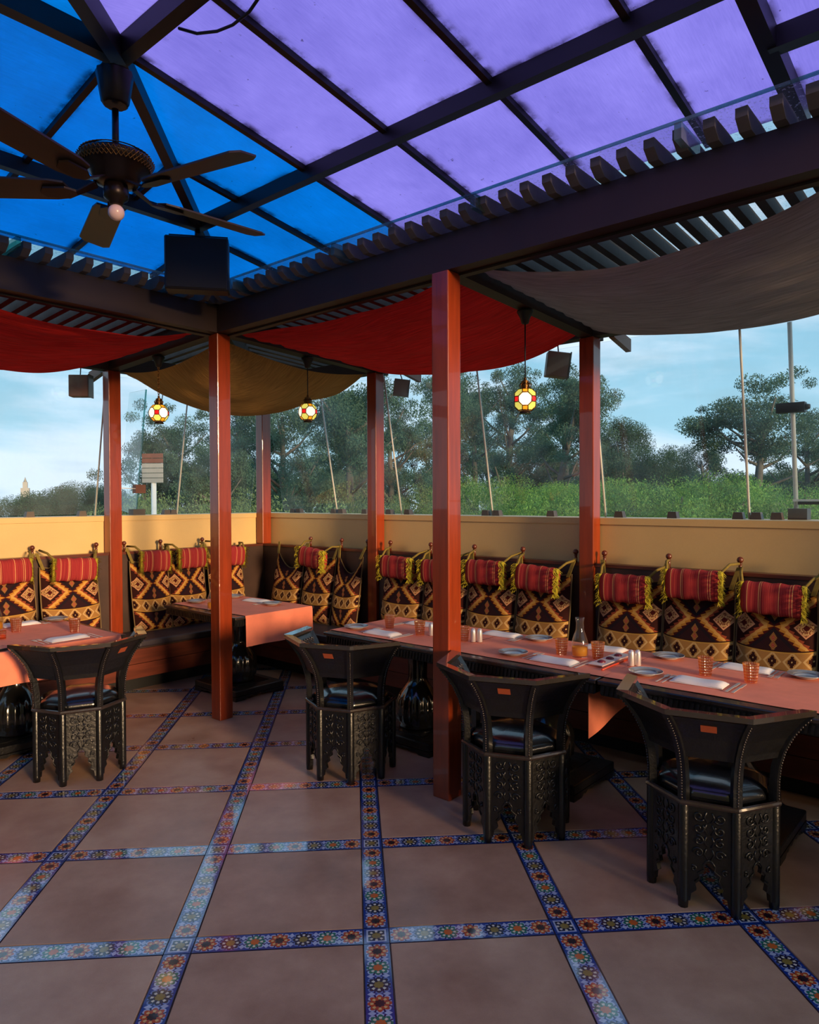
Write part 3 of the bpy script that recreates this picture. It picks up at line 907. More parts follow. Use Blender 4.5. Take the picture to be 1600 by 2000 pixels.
# mustard cloth gathered across the corner bay
mb = MB()
def mfn(u, v):
    a = Vector((-1.55, 0.065, 2.712)); b = Vector((-0.065, 1.55, 2.712)); p = Vector((-0.085, 0.085, 2.772))
    e = a.lerp(b, u); par = 1 - (2 * u - 1) ** 2
    e.z -= 0.30 * par ** 0.85; e += Vector((-1, 1, 0)) * 0.12 * par
    q = p.lerp(e, v ** 0.9); q.z -= 0.13 * math.sin(PI * v) * (0.6 + par)
    q.z += 0.034 * math.sin(v * 26 + u * 4 + 1.2 * math.sin(u * 7)) * (0.25 + 0.75 * v) * min(1.0, 2.5 * par)
    return q
mb.grid(56, 44, mfn)
tag(link('fabric_swag', mb.mesh('fabric_swag', 'mustard_fabric'), None, W(0, 0), (0, 0, A)), 'mustard brown cloth gathered across the corner bay of the pergola', 'fabric swag')

# ================================================================== HANGING LANTERNS
def lantern_meshes():
    q = 1 + math.sqrt(2); p = 1 + 2 * math.sqrt(2); vs = []
    import itertools
    for perm in set(itertools.permutations((1, q, p))):
        for sg in itertools.product((-1, 1), repeat=3): vs.append(tuple(a * b for a, b in zip(perm, sg)))
    bm = bmesh.new()
    for v in vs: bm.verts.new(v)
    bmesh.ops.convex_hull(bm, input=bm.verts[:])
    bmesh.ops.dissolve_limit(bm, angle_limit=0.02, verts=bm.verts[:], edges=bm.edges[:])
    bm.normal_update()
    return bm


LB = lantern_meshes(); LR = 0.064; LK = LR / 0.083
LSC = LR / (1 + 2 * math.sqrt(2))


def lantern(label, loc, rz_, drop, chain):
    t = thing('lantern', label, 'lantern', loc, rz_, 'coloured glass lanterns under the tie beams')
    cz = -drop
    mb = MB(); mb.lathe([(0.012, -.085), (0.022, -.08), (0.03, -.05), (0.05, -.012), (0.05, -.003)], 16); part('ceiling_cup', mb, 'black', t)
    if chain:
        mb = MB(); z = -.08; i = 0
        while z > cz + 0.145:
            ring = [(0.007 * math.cos(a) if i % 2 else 0, 0 if i % 2 else 0.007 * math.cos(a), z - 0.012 + 0.013 * math.sin(a)) for a in [2 * PI * k / 8 for k in range(8)]]
            mb.tube(ring, 0.003, 4, closed=True); z -= 0.02; i += 1
        part('chain', mb, 'brass', t)
    else:
        mb = MB(); mb.tube([(0, 0, -.08), (0, 0, cz + .135)], 0.004, 6); part('cord', mb, 'wire', t)
    mb = MB(); mb.lathe([(r_ * LK, z_ * LK) for r_, z_ in [(0.006, .18), (0.012, .17), (0.008, .16), (0.034, .145), (0.022, .138), (0.030, .125), (0.033, .105), (0.024, .09), (0.028, .086), (0.045, .079), (0.05, .076)]], 16, mod=lambda a, z: 1 + .09 * math.cos(8 * a), c=(0, 0, cz)); part('crown', mb, 'brass', t)
    mb = MB()
    for i in range(8):
        a = 2 * PI * i / 8
        mb.tube([(0.017 * math.cos(a), 0.017 * math.sin(a), cz + .108), (0.035 * math.cos(a), 0.035 * math.sin(a), cz + .093), (0.028 * math.cos(a), 0.028 * math.sin(a), cz + .07)], 0.003, 4)
    part('filigree', mb, 'brass', t)
    mb = MB(); mb.lathe([(r_ * LK, z_ * LK) for r_, z_ in [(0.034, -.078), (0.036, -.082), (0.050, -.106), (0.05, -.11), (0.046, -.11)]], 16, c=(0, 0, cz)); part('foot', mb, 'fan_metal', t)
    for f in LB.faces:
        n = f.normal; vs = [v.co * LSC for v in f.verts]; c0 = sum(vs, Vector()) / len(vs)
        if abs(n.z) > 0.95: continue
        k = len(vs)
        if k == 8: mt_ = 'lamp_clear'
        elif k == 4: mt_ = 'lamp_red' if abs(n.z) < 0.2 else 'lamp_orange'
        else: mt_ = 'lamp_yellow' if n.z < 0 else 'lamp_yellow'
        m_ = MB(); o = len(m_.v)
        ins = [c0 + (v - c0) * 0.90 for v in vs]
        for p in ins: m_.v.append((p.x, p.y, p.z + cz))
        for p in ins: p2 = p - n * 0.004; m_.v.append((p2.x, p2.y, p2.z + cz))
        m_.face(range(k)); m_.face(list(range(k, 2 * k))[::-1])
        for i in range(k): m_.face([i, i + k, (i + 1) % k + k, (i + 1) % k])
        part('glass_pane', m_, mt_, t)
    mb = MB()
    for e in LB.edges:
        a, b = e.verts[0].co * LSC, e.verts[1].co * LSC
        mb.tube([(a.x, a.y, a.z + cz), (b.x, b.y, b.z + cz)], 0.0032, 5)
    part('frame', mb, 'brass', t)
    return t


lantern('octagonal coloured glass lantern on a straight cord between the two nearest posts', W(2.09, 0.777, 2.748), A + math.radians(32), 0.548, False)
lantern('coloured glass lantern hung in the corner bay before the eucalyptus trees', W(0.0, 0.835, 2.746), A + math.radians(70), 0.44, False)
lantern('coloured glass lantern on a chain before the mustard cloth', W(-0.845, 0.0, 2.746), A + math.radians(3), 0.455, True)


# ================================================================== SMALL BROWN BOX LAMPS UNDER THE EAVES
def boxlamp(label, F, fr, x, y, z, turn, tilt, sc=1.0):
    t = thing('eave_box_lamp', label, 'lamp', F(x, y, z), fr + turn); t.rotation_euler = (0, tilt, fr + turn); t.scale = (sc, sc, sc)
    mb = MB(); mb.box(-.085, .085, -.05, .05, -.095, .095); o = part('housing', mb, 'box_brown', t); o.modifiers.new('b', 'BEVEL').width = 0.006
    mb = MB(); mb.box(.085, .093, -.056, .056, -.1, .1); part('flange', mb, 'clamp_metal', t)
    xs = [0.07 + .118 * k for k in range(-18, 40)]; xs = min(xs, key=lambda q: abs(q - x))   # nearest slat end
    m4 = (Matrix.Translation(F(x, y, z)) @ Matrix.Rotation(fr + turn, 4, 'Z') @ Matrix.Rotation(tilt, 4, 'Y') @ Matrix.Scale(sc, 4)).inverted()
    top = m4 @ F(xs, 1.845, 2.885); mid = m4 @ F((x + xs) / 2, (y + 1.845) / 2, (z + 2.93) / 2)
    mb = MB(); mb.tube([(0, 0, .094), mid, top], 0.005 / sc, 6); part('cord', mb, 'wire', t)
    return t


boxlamp('brown box lamp hung outside beside the last post of the cream wall', WL, AL, -0.155, 1.89, 2.60, math.radians(-45), 0.0)
boxlamp('brown box lamp hung under the eave between the red swag and the slim post', W, A, 0.08, 1.89, 2.615, math.radians(40), 0.12, 0.8)
boxlamp('tilted brown box lamp hung beside the octagonal lantern', W, A, 1.685, 1.89, 2.62, math.radians(40), 0.12)
boxlamp('tiny brown box added for a reflection, dangling behind the chained lantern', WL, AL, 0.62, 1.9, 2.45, math.radians(-60), 0.0, 0.4)  # stands in for a small box reflected in the glass
for (F, r_, x, lab) in ((W, A, 2.22, 'brown eave bracket board at the top of the post below the grey swag'), (W, A, 0.225, 'brown eave bracket board at the top of the slim post'), (WL, AL, -0.02, 'brown eave bracket board at the top of the cream wall post')):
    mb = MB(); mb.prism([(1.70, 2.72), (1.98, 2.66), (1.98, 2.75), (1.70, 2.80)], lambda a, b, d: (d, a, b), x - .02, x + .02)
    tag(link('eave_bracket', mb.mesh('eave_bracket', 'box_brown'), None, F(0, 0), (0, 0, r_)), lab, 'bracket')

# ================================================================== BENCHES
SZ = 0.43


def bench(name, label, F, rot, x0, x1, joints, finials):
    t = thing(name, label, 'bench', F(0, 0), rot)
    for a, b in zip(joints[:-1], joints[1:]):
        mb = MB(); mb.box(a + .004, b - .004, 1.10, 1.572, SZ - .06, SZ)
        o = part('seat_pad', mb, 'seat_vinyl', t); bv = o.modifiers.new('b', 'BEVEL'); bv.width = 0.02; bv.segments = 3
    n = 2
    for k in range(n):
        z0 = 0.125 + k * (SZ - .065 - .125) / n; z1 = 0.125 + (k + 1) * (SZ - .065 - .125) / n - .004
        mb = MB(); mb.box(x0, x1, 1.105 + .004 * (k % 2), 1.125, z0, z1); part('apron_plank', mb, 'bench_wood', t)
    mb = MB(); mb.box(x0, x1, 1.126, 1.572, 0.12, SZ - .061); part('carcass', mb, 'dark_wood', t)
    mb = MB(); mb.box(x0, x1, 1.24, 1.572, 0.0, 0.119); part('toe_kick', mb, 'black', t)
    for a, b in zip(joints[:-1], joints[1:]):
        a2 = a + .112 if any(abs(a + .056 - q) < .01 for q in (0, 2.09, 4.18, -2.09)) else a
        mb = MB(); mb.box(a2 + .001, b - .001, 1.605, 1.645, 0.2, 1.115); part('back_board', mb, 'dark_wood', t)
        mb = MB(); mb.box(a2 + .001 - (.09 if a == -1.60 else 0), b - .001, 1.595, 1.685, 1.116, 1.138); part('top_rail', mb, 'bench_wood', t)
    fm = MB(); fm.lathe([(0.011, 0), (0.011, .035), (0.008, .045), (0.014, .05), (0.01, .056)], 12); fm.sphere((0, 0, .074), 0.020, 12, 8); fme = fm.mesh('finial', 'bench_wood')
    for f in finials: link('finial', fme, t, (f, 1.615, 1.139))
    return t


FR = [-0.87, -0.43, -0.09, 0.19, 0.65, 1.1, 1.55, 1.99, 2.21, 2.66, 3.1, 3.55]
FLs = [-1.18, -0.68, -0.16, 0.09, 0.44, 0.88]
bR = bench('corner_bench', 'long upholstered bench with dark board back along the tan wall', W, A, -1.60, 6.0, [-1.60, -0.056, 2.034, 4.124, 6.0], FR)
bL = bench('corner_bench', 'upholstered bench with dark board back along the cream wall', WL, AL, -4.0, 1.095, [-4.0, -2.146, -0.056, 1.095], FLs)
mb = MB(); mb.box(1.10, 1.60, 1.605, 1.645, 0.2, 1.115); part('back_board', mb, 'dark_wood', bL)
mb = MB(); mb.box(1.095, 1.594, 1.595, 1.685, 1.116, 1.138); part('top_rail', mb, 'bench_wood', bL)

# ================================================================== CUSHIONS + BOLSTERS
def cushion_mesh(w, hgt, sag):
    mb = MB(); th = 0.055
    nu, nv = 22, 30
    def outline(u, v):
        x = (u - .5) * w * (1 - .04 * math.sin(PI * v) * 0) ; z = hgt * v
        z -= sag * (1 - (2 * u - 1) ** 2) * v ** 3
        x *= 1 + 0.04 * math.sin(PI * v)
        return x, z
    def side(sg):
        def fn(u, v):
            x, z = outline(u, v)
            puff = (max(0, 1 - (2 * u - 1) ** 4) * max(0, 1 - (2 * v - 1) ** 4)) ** 0.5
            lean = 0.10 * v
            y = lean + sg * th * puff * (1.25 - .45 * v)
            y += sg * 0.004 * math.sin(v * 22 + 2 * u) * puff
            return (x, y, z)
        return fn
    mb.grid(nu, nv, side(-1)); o = len(mb.v)
    f2 = side(1); mb.grid(nu, nv, lambda u, v: f2(1 - u, v))
    return mb.mesh('cushion_body', 'kilim')


CM = {0: cushion_mesh(0.40, 0.62, 0.02), 1: cushion_mesh(0.40, 0.64, 0.16)}
CMP = {}
for kx, (w, hgt, sag) in {0: (0.40, 0.62, 0.02), 1: (0.40, 0.64, 0.16)}.items():
    mb = MB(); pts = []
    for i in range(40):
        q = i / 40
        if q < .25: u, v = q * 4, 0
        elif q < .5: u, v = 1, (q - .25) * 4
        elif q < .75: u, v = 1 - (q - .5) * 4, 1
        else: u, v = 0, 1 - (q - .75) * 4
        x = (u - .5) * w * (1 + 0.04 * math.sin(PI * v)); z = hgt * v - sag * (1 - (2 * u - 1) ** 2) * v ** 3
        pts.append((x, 0.10 * v, z))
    mb.tube(pts, 0.006, 5, closed=True); CMP[kx] = mb.mesh('piping', 'piping')
# bolster
mb = MB()
def bfn(u, v):
    a = 2 * PI * v; e = (1 - abs(2 * u - 1) ** 8)
    ca_, sa_ = math.cos(a), math.sin(a)
    sq = lambda q: math.copysign(abs(q) ** 0.72, q)
    rz_ = 0.094 * (0.90 + .10 * e) + 0.003 * math.sin(u * 23); ry = 0.050 * (0.7 + .3 * e) + 0.003 * math.sin(u * 19)
    return ((u - .5) * 0.33, -sq(sa_) * ry, sq(ca_) * rz_)
mb.grid(26, 20, bfn)
for s in (0, 1):
    o = len(mb.v); ring = [bfn(s, k / 20) for k in range(20)]
    for p in ring: mb.v.append(p)
    mb.face(list(range(o, o + 20))[:: (1 if s == 0 else -1)], uv=[(s, k / 20) for k in range(20)])
BOL = mb.mesh('bolster_body', 'bolster_stripe')


def fringe_mesh(seed):
    r = random.Random(seed); mb = MB()
    for i in range(230):
        z = r.uniform(-.11, .098); y = -0.02 + r.uniform(-.045, .03); ln = r.uniform(.022, .05)
        a = r.uniform(0, 2 * PI); dx = abs(math.cos(a)) * ln * 0.8; dy = math.sin(a) * ln * .6; dz = -r.uniform(.2, 1) * ln * 0.7
        o = len(mb.v); w = 0.0032
        mb.v += [(0, y - w, z), (0, y + w, z), (dx * .6, y + dy * .6 + w, z + dz * .4), (dx * .6, y + dy * .6 - w, z + dz * .4), (dx, y + dy, z + dz)]
        mb.face([o, o + 1, o + 2, o + 3]); mb.face([o + 3, o + 2, o + 4])
    mb.tube([(0.004, -.02, -.09), (0.004, -.02, .09)], 0.014, 6)
    return mb.mesh('fringe', 'fringe')


FRN = [fringe_mesh(1), fringe_mesh(2)]


def cushion(label, F, rot, x, w=0.40, sag=0, dz=0.0, tilt=0.0, grp=None):
    t = thing('back_cushion', label, 'cushion', F(x, 1.465, SZ + .004), rot, grp)
    o = link('cushion_body', CM[sag], t, (0, 0, 0), (0, tilt, 0)); o.scale.x = w / 0.40
    o2 = link('piping', CMP[sag], o)
    hgt = 0.62 if not sag else 0.64
    for s in (-1, 1):
        mb = MB(); xs = s * (w / 2 - .02); xe = s * (w / 2 + .015)
        mb.hexa([(xs - .013, .075, hgt - .02), (xs + .013, .075, hgt - .02), (xs + .013, .083, hgt - .02), (xs - .013, .083, hgt - .02)],
                [(xe - .013, .118, 0.735), (xe + .013, .118, 0.735), (xe + .013, .124, 0.735), (xe - .013, .124, 0.735)])
        part('strap', mb, 'strap', t)
    return t


def bolster(label, F, rot, x, z=1.02, tilt=0.0, w=1.0):
    t = thing('bolster', label, 'bolster', F(x, 1.445, z), rot)
    t.rotation_euler = (0, tilt, rot)
    o = link('bolster_body', BOL, t); o.scale.x = w
    e = 0.162 * w
    a = link('fringe', FRN[0], t, (e, 0, 0)); b = link('fringe', FRN[1], t, (-e, 0, 0)); b.scale.x = -1
    for s in (-1, 1):
        mb = MB(); mb.tube([(s * e, -.015, .08), (s * (e + .03), .06, .13), (s * (e + .055), .155, .15 if z < 1.04 else .13)], 0.009, 6); part('tie', mb, 'strap', t)
    return t


ords = ['first', 'second', 'third', 'fourth', 'fifth', 'sixth', 'seventh', 'eighth', 'ninth', 'tenth', 'eleventh']
# (centre, width, sagging, bolster?, bolster z, tilt)
RC = [(-1.10, .40, 1, 0, 0, 0), (-0.65, .40, 0, 1, 1.045, .10), (-0.255, .31, 1, 0, 0, 0), (0.42, .43, 0, 1, 1.02, .03), (0.875, .42, 0, 1, 1.015, -.02), (1.325, .42, 0, 1, 1.035, .0),
      (1.775, .42, 0, 1, 1.02, .06), (2.435, .42, 0, 1, 1.00, .0), (2.88, .415, 0, 1, 1.06, .0), (3.325, .415, 0, 1, 1.01, .03), (3.79, .42, 0, 1, 1.02, 0)]
for i, (x, w, sg, bo, bz, tl) in enumerate(RC):
    cushion(f'kilim back cushion{" sagging from its straps" if sg else ""}, {ords[i]} from the corner by the tan wall', W, A, x, w, sg)
    if bo: bolster(f'red striped bolster with lime fringe on the {ords[i]} cushion from the corner, tan wall bench', W, A, x, bz, tl)
LC = [(1.09, .38, 0, 1, 1.05, .08), (0.66, .36, 0, 1, 1.055, 0), (0.29, .355, 0, 1, 1.05, .03), (-0.42, .45, 0, 1, 1.03, .05), (-0.93, .45, 0, 1, 1.05, -.03)]
for i, (x, w, sg, bo, bz, tl) in enumerate(LC):
    cushion(f'patterned kilim back cushion, {ords[i]} from the corner along the cream wall bench', WL, AL, x, w, sg)
    if bo: bolster(f'red striped bolster with lime fringe on the {ords[i]} cushion from the corner, cream wall bench', WL, AL, x, bz, tl, w / 0.44)

# ================================================================== TABLES
TZ = 0.71


def table(label, F, rot, x0, x1, y0, y1, ped_rot=0.0):
    cx, cy = (x0 + x1) / 2, (y0 + y1) / 2; L, D = x1 - x0, y1 - y0
    t = thing('pedestal_table', label, 'table', F(cx, cy, 0), rot)
    a, b = L / 2 - .002, D / 2
    mb = MB(); mb.box(-a, a, -b, b, TZ - .022, TZ); o = part('table_top', mb, 'rim_wood', t); bv = o.modifiers.new('b', 'BEVEL'); bv.width = 0.005; bv.segments = 2
    mb = MB(); mb.box(-a + .015, a - .015, -b + .015, b - .015, TZ - .075, TZ - .023); part('apron', mb, 'carved_wood', t)
    mb = MB()
    n = int(L / 0.024)
    for k in range(n):
        x = -a + .025 + k * (2 * a - .05) / (n - 1)
        for yy in (-b + .013, b - .013):
            mb.hexa([(x - .008, yy - .005, TZ - .07), (x + .004, yy - .005, TZ - .07), (x + .004, yy + .005, TZ - .07), (x - .008, yy + .005, TZ - .07)],
                    [(x - .002, yy - .005, TZ - .03), (x + .010, yy - .005, TZ - .03), (x + .010, yy + .005, TZ - .03), (x - .002, yy + .005, TZ - .03)])
    n = int(D / 0.024)
    for k in range(n):
        y = -b + .025 + k * (2 * b - .05) / (n - 1)
        for xx in (-a + .013, a - .013):
            mb.hexa([(xx - .005, y - .008, TZ - .07), (xx + .005, y - .008, TZ - .07), (xx + .005, y + .004, TZ - .07), (xx - .005, y + .004, TZ - .07)],
                    [(xx - .005, y - .002, TZ - .03), (xx + .005, y - .002, TZ - .03), (xx + .005, y + .010, TZ - .03), (xx - .005, y + .010, TZ - .03)])
    part('gadroon_edge', mb, 'carved_wood', t)
    fl_ = lambda ang, z: (1 + 0.05 * math.cos(16 * ang)) if 0.13 < z < 0.31 else 1.0
    mb = MB(); mb.lathe([(0.115, .091), (0.125, .10), (0.12, .12), (0.135, .14), (0.142, .20), (0.138, .27), (0.125, .30), (0.118, .315), (0.085, .36), (0.068, .39), (0.062, .42), (0.064, .50), (0.074, .58), (0.09, .61), (0.09, .634)], 64, mod=fl_); part('pedestal', mb, 'pedestal_wood', t)
    px, py = 0.29, 0.24
    mb = MB(); mb.box(-px, px, -py, py, .035, .085); o = part('plinth', mb, 'carved_wood', t); bv = o.modifiers.new('b', 'BEVEL'); bv.width = .008; bv.segments = 2
    mb = MB(); mb.box(-px * .62, px * .62, -py * .7, py * .7, .0851, .0905); part('plinth_step', mb, 'pedestal_wood', t)
    sc = [(-1, .036), (1, .036), (1, 0), (.72, 0), (.62, .018), (.5, .012), (.4, .026), (.2, .018), (0, .03), (-.2, .018), (-.4, .026), (-.5, .012), (-.62, .018), (-.72, 0), (-1, 0)]
    for s in (-1, 1):
        mb = MB(); mb.prism([(p * px, q) for p, q in sc], lambda u, v, d: (u, d, v - .0012), s * py - .012 * (s > 0) * 2 + .0, s * py - .024 * (s > 0) + .024); part('carved_foot', mb, 'carved_wood', t)
        mb = MB(); mb.prism([(p * (py - .026), q) for p, q in sc], lambda u, v, d: (d, u, v - .0012), s * px - .024 * (s > 0), s * px - .024 * (s > 0) + .024); part('carved_foot', mb, 'carved_wood', t)
    return t


table('carved dark pedestal table in the corner of the benches', W, A, -1.06, -0.04, 0.15, 0.93)
TRS = [(0.885, 1.865), (1.87, 2.85), (2.855, 3.835), (3.84, 4.82)]  # last table is added out of view to block low sun under the row
for (a, b), lab in zip(TRS, ('carved dark pedestal table at the start of the row by the tan wall bench', 'carved dark pedestal table in the middle of the row by the tan wall bench', 'carved dark pedestal table of the row in front of the yellow lit floor', 'carved dark pedestal table added unseen at the far end of the tan wall row')):
    table(lab, W, A, a, b, 0.19, 0.99)
table('carved dark pedestal table in front of the cream wall bench', WL, AL, -1.72, -0.70, 0.05, 1.0)


def cloth(label, F, rot, x0, x1, y0, y1, drops):
    """drops: dict side->length, sides 'x0','x1','y0','y1'"""
    mb = MB(); z = TZ + .0035; th = 0.0025
    mb.grid(24, 16, lambda u, v: (x0 + (x1 - x0) * u, y0 + (y1 - y0) * v, z + 0.0008 * math.sin(u * 15 + v * 9)))
    for sd, L in drops.items():
        def fn(u, v, sd=sd, L=L):
            dz = z - L * v; wob = 0.007 * math.sin(u * 13 + 1) * v
            if sd == 'x1': return (x1 + .006 * min(1, v * 20) + wob, y0 + (y1 - y0) * u, dz)
            if sd == 'x0': return (x0 - .006 * min(1, v * 20) - wob, y0 + (y1 - y0) * u, dz)
            if sd == 'y0': return (x0 + (x1 - x0) * u, y0 - .006 * min(1, v * 20) - wob, dz)
            return (x0 + (x1 - x0) * u, y1 + .006 * min(1, v * 20) + wob, dz)
        mb.grid(30, 12, fn)
    o = link('tablecloth', mb.mesh('tablecloth', 'salmon_cloth'), None, F(0, 0), (0, 0, rot))
    return tag(o, label, 'tablecloth')


cloth('salmon runner hanging over the end of the corner table', W, A, -1.062, -0.038, 0.235, 0.90, {'x1': 0.235, 'x0': 0.1})
cloth('salmon runner on the first table of the tan wall row', W, A, 0.88, 1.866, 0.262, 0.955, {'x0': 0.10})
cloth('salmon runner on the middle table of the row, its end hanging between two tables', W, A, 1.868, 2.852, 0.262, 0.955, {})
cloth('salmon runner on the row table beside the yellow lit floor', W, A, 2.854, 3.834, 0.262, 0.955, {})
cloth('salmon runner on the added unseen table at the far end of the tan wall row', W, A, 3.842, 4.825, 0.262, 0.955, {'x1': 0.34})  # unseen runner, its end drop added to stop low sun under the tables
mb = MB(); mb.grid(20, 10, lambda u, v: (2.78 + .006 * math.sin(u * 9) * v, 0.255 + 0.64 * u, TZ - .08 - (0.24 - 0.10 * u) * v))
tag(link('hanging_cloth', mb.mesh('hanging_cloth', 'salmon_cloth'), None, W(0, 0), (0, 0, A)), 'dim orange cloth end hanging under the middle table of the row', 'cloth')
cloth('salmon cloth hanging over the front edge of the cream wall table', WL, AL, -1.66, -0.74, 0.048, 0.95, {'y0': 0.20})

# ================================================================== CHAIRS
RB, RT = 0.245, 0.372
PROF = [(0.418, RB), (0.50, RB + .001), (0.56, RB + .008), (0.62, RB + .024), (0.68, RB + .052), (0.73, RB + .086), (0.778, RT)]


def rad_at(z):
    for (z0, r0), (z1, r1) in zip(PROF[:-1], PROF[1:]):
        if z <= z1: return r0 + (r1 - r0) * (z - z0) / (z1 - z0)
    return RT


side = 2 * RB * math.sin(PI / 8); apo = RB * math.cos(PI / 8)
hw = side / 2 - .014
arch = [(hw - .012, .03), (hw - .016, .06), (hw - .034, .075), (hw - .028, .098), (hw - .046, .115), (hw - .040, .135), (.018, .15), (.022, .168), (.010, .185), (0, .19)]
outl = [(-hw, .40), (-hw, .03)] + [(-x, z) for x, z in arch] + [(x, z) for x, z in arch[::-1][1:]] + [(hw, .03), (hw, .40)]
mb = MB(); mb.prism(outl, lambda a, b, d: (a, d, b), -.009, .009); PANEL = mb.mesh('side_panel', 'carved_wood')
mb = MB()


def spiral(cx, cz, r, turns, hand, a0, n=16):
    return [(cx + hand * r * (1 - .8 * i / n) * math.cos(a0 + turns * 2 * PI * i / n), 0.0105, cz + r * (1 - .8 * i / n) * math.sin(a0 + turns * 2 * PI * i / n)) for i in range(n + 1)]


for row in range(4):
    zc = .225 + row * .047
    for hd in (-1, 1):
        mb.tube(spiral(hd * .038, zc, .021, 1.2, hd, row * 1.2), 0.0042, 5)
        mb.tube([(hd * .006, .0105, zc - .02), (hd * .018, .0105, zc), (hd * .010, .0105, zc + .02)], 0.0035, 5)
for hd in (-1, 1):
    mb.tube(spiral(hd * .056, .16, .013, 1.0, hd, 1.0), 0.004, 5)
    mb.tube([(hd * x, .0105, z + .012) for x, z in arch[3:]], 0.003, 5)
CARV = mb.mesh('carving', 'carved_wood')
# leg: stout octagon-corner post
lg = MB(); lg.lathe([(.019, 0), (.021, .03), (.021, .40), (.019, .405)], 8, c=(0, 0, 0)); LEG = lg.mesh('leg', 'carved_wood')
# curved upright with a beaded outer edge
mb = MB()
for (z0, r0), (z1, r1) in zip(PROF[:-1], PROF[1:]):
    mb.hexa([(r0 - .016, -.017, z0), (r0 + .014, -.017, z0), (r0 + .014, .017, z0), (r0 - .016, .017, z0)], [(r1 - .016, -.017, z1), (r1 + .014, -.017, z1), (r1 + .014, .017, z1), (r1 - .016, .017, z1)])
UPR = mb.mesh('upright', 'carved_wood')
mb = MB(); z = .43
while z < .77:
    mb.sphere((rad_at(z) + .015, 0, z), 0.0045, 6, 4); z += .011
BEAD = mb.mesh('beading', 'rim_wood')
# flared back panel between uprights
def back_panel():
    mb = MB(); ca = math.cos(PI / 8); sa = math.sin(PI / 8)
    zs = [.595, .62, .65, .68, .71, .745, .772]
    for z0, z1 in zip(zs[:-1], zs[1:]):
        a0, a1 = rad_at(z0), rad_at(z1)
        mb.hexa([(a0 * ca - .008, -a0 * sa, z0), (a0 * ca + .006, -a0 * sa, z0), (a0 * ca + .006, a0 * sa, z0), (a0 * ca - .008, a0 * sa, z0)],
                [(a1 * ca - .008, -a1 * sa, z1), (a1 * ca + .006, -a1 * sa, z1), (a1 * ca + .006, a1 * sa, z1), (a1 * ca - .008, a1 * sa, z1)])
    return mb.mesh('back_panel', 'carved_wood')


BPAN = back_panel()
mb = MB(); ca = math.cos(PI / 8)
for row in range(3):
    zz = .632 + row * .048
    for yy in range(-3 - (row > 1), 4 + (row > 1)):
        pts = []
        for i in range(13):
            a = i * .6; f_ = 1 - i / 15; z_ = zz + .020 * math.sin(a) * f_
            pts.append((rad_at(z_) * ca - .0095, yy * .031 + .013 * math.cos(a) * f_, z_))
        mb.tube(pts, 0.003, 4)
ICARV = mb.mesh('inner_carving', 'rim_wood')  # lighter wood puts the light on the inner face into the colour
# top rim
mb = MB(); sa = math.sin(PI / 8)
o0, o1 = RT + .020, RT - .030
mb.hexa([(o1 * ca, -o1 * sa, .776), (o0 * ca, -o0 * sa, .780), (o0 * ca, o0 * sa, .780), (o1 * ca, o1 * sa, .776)],
        [(o1 * ca, -o1 * sa, .796), (o0 * ca, -o0 * sa, .800), (o0 * ca, o0 * sa, .800), (o1 * ca, o1 * sa, .796)])
RIM = mb.mesh('top_rim', 'rim_gloss')
mb = MB(); rb2 = RB + .016
pts = [(rb2 * math.cos(PI / 4 * k), rb2 * math.sin(PI / 4 * k), .413) for k in range(8)]
mb.tube(pts, 0.011, 8, closed=True, smooth=False); BELT = mb.mesh('belt_moulding', 'rim_wood')
mb = MB()
def oct_mod(t, z): return math.cos(PI / 8) / math.cos(((t) % (PI / 4)) - PI / 8)
mb.lathe([(0.002, .40), (0.21, .40), (0.223, .412), (0.226, .43), (0.215, .452), (0.17, .472), (0.10, .482), (0.002, .484)], 48, mod=oct_mod); SEAT = mb.mesh('seat_cushion', 'leather')
mb = MB(); mb.box(-.012, .012, -.022, .022, 0, .002); TAGM = None


def chair(label, s, t_, rot, tagside):
    c = thing('octagonal_chair', label, 'chair', W(s, t_, 0), A + rot)
    for k in range(8):
        a = PI / 4 * k
        link('leg', LEG, c, (RB * math.cos(a), RB * math.sin(a), 0), (0, 0, a))
        am = a + PI / 8
        # panel faces outward: local +y -> outward
        p = link('side_panel', PANEL, c, (apo * math.cos(am), apo * math.sin(am), 0), (0, 0, am - PI / 2))
        link('carving', CARV, p)
    link('belt_moulding', BELT, c); link('seat_cushion', SEAT, c)
    for k in range(5):
        a = PI + PI / 4 * k
        u = link('upright', UPR, c, rot=(0, 0, a)); link('beading', BEAD, u)
    for k in range(4):
        a = PI + PI / 4 * k + PI / 8
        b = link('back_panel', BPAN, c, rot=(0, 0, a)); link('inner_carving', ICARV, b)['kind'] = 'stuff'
        link('top_rim', RIM, c, rot=(0, 0, a))
        if k == tagside:
            ca_ = math.cos(PI / 8); z0, z1 = .715, .745
            m_ = MB(); r0, r1 = rad_at(z0) * ca_ + .0065, rad_at(z1) * ca_ + .0065
            m_.hexa([(r0, -.028, z0), (r0 + .002, -.028, z0), (r0 + .002, .028, z0), (r0, .028, z0)], [(r1, -.028, z1), (r1 + .002, -.028, z1), (r1 + .002, .028, z1), (r1, .028, z1)])
            part('paper_tag', m_, 'tag_orange', b)
    return c


chair('carved black octagonal armchair at the cream wall table', 0.21, -1.125, PI / 2, 2)
chair('carved black octagonal armchair at the first table of the tan wall row', 1.41, -0.063, 0, 2)
chair('carved black octagonal armchair at the middle table of the row, beside the thick post', 2.548, -0.045, 0, 2)
chair('carved black octagonal armchair standing on the pink and yellow lit floor', 3.455, 0.02, math.radians(-7), 2)

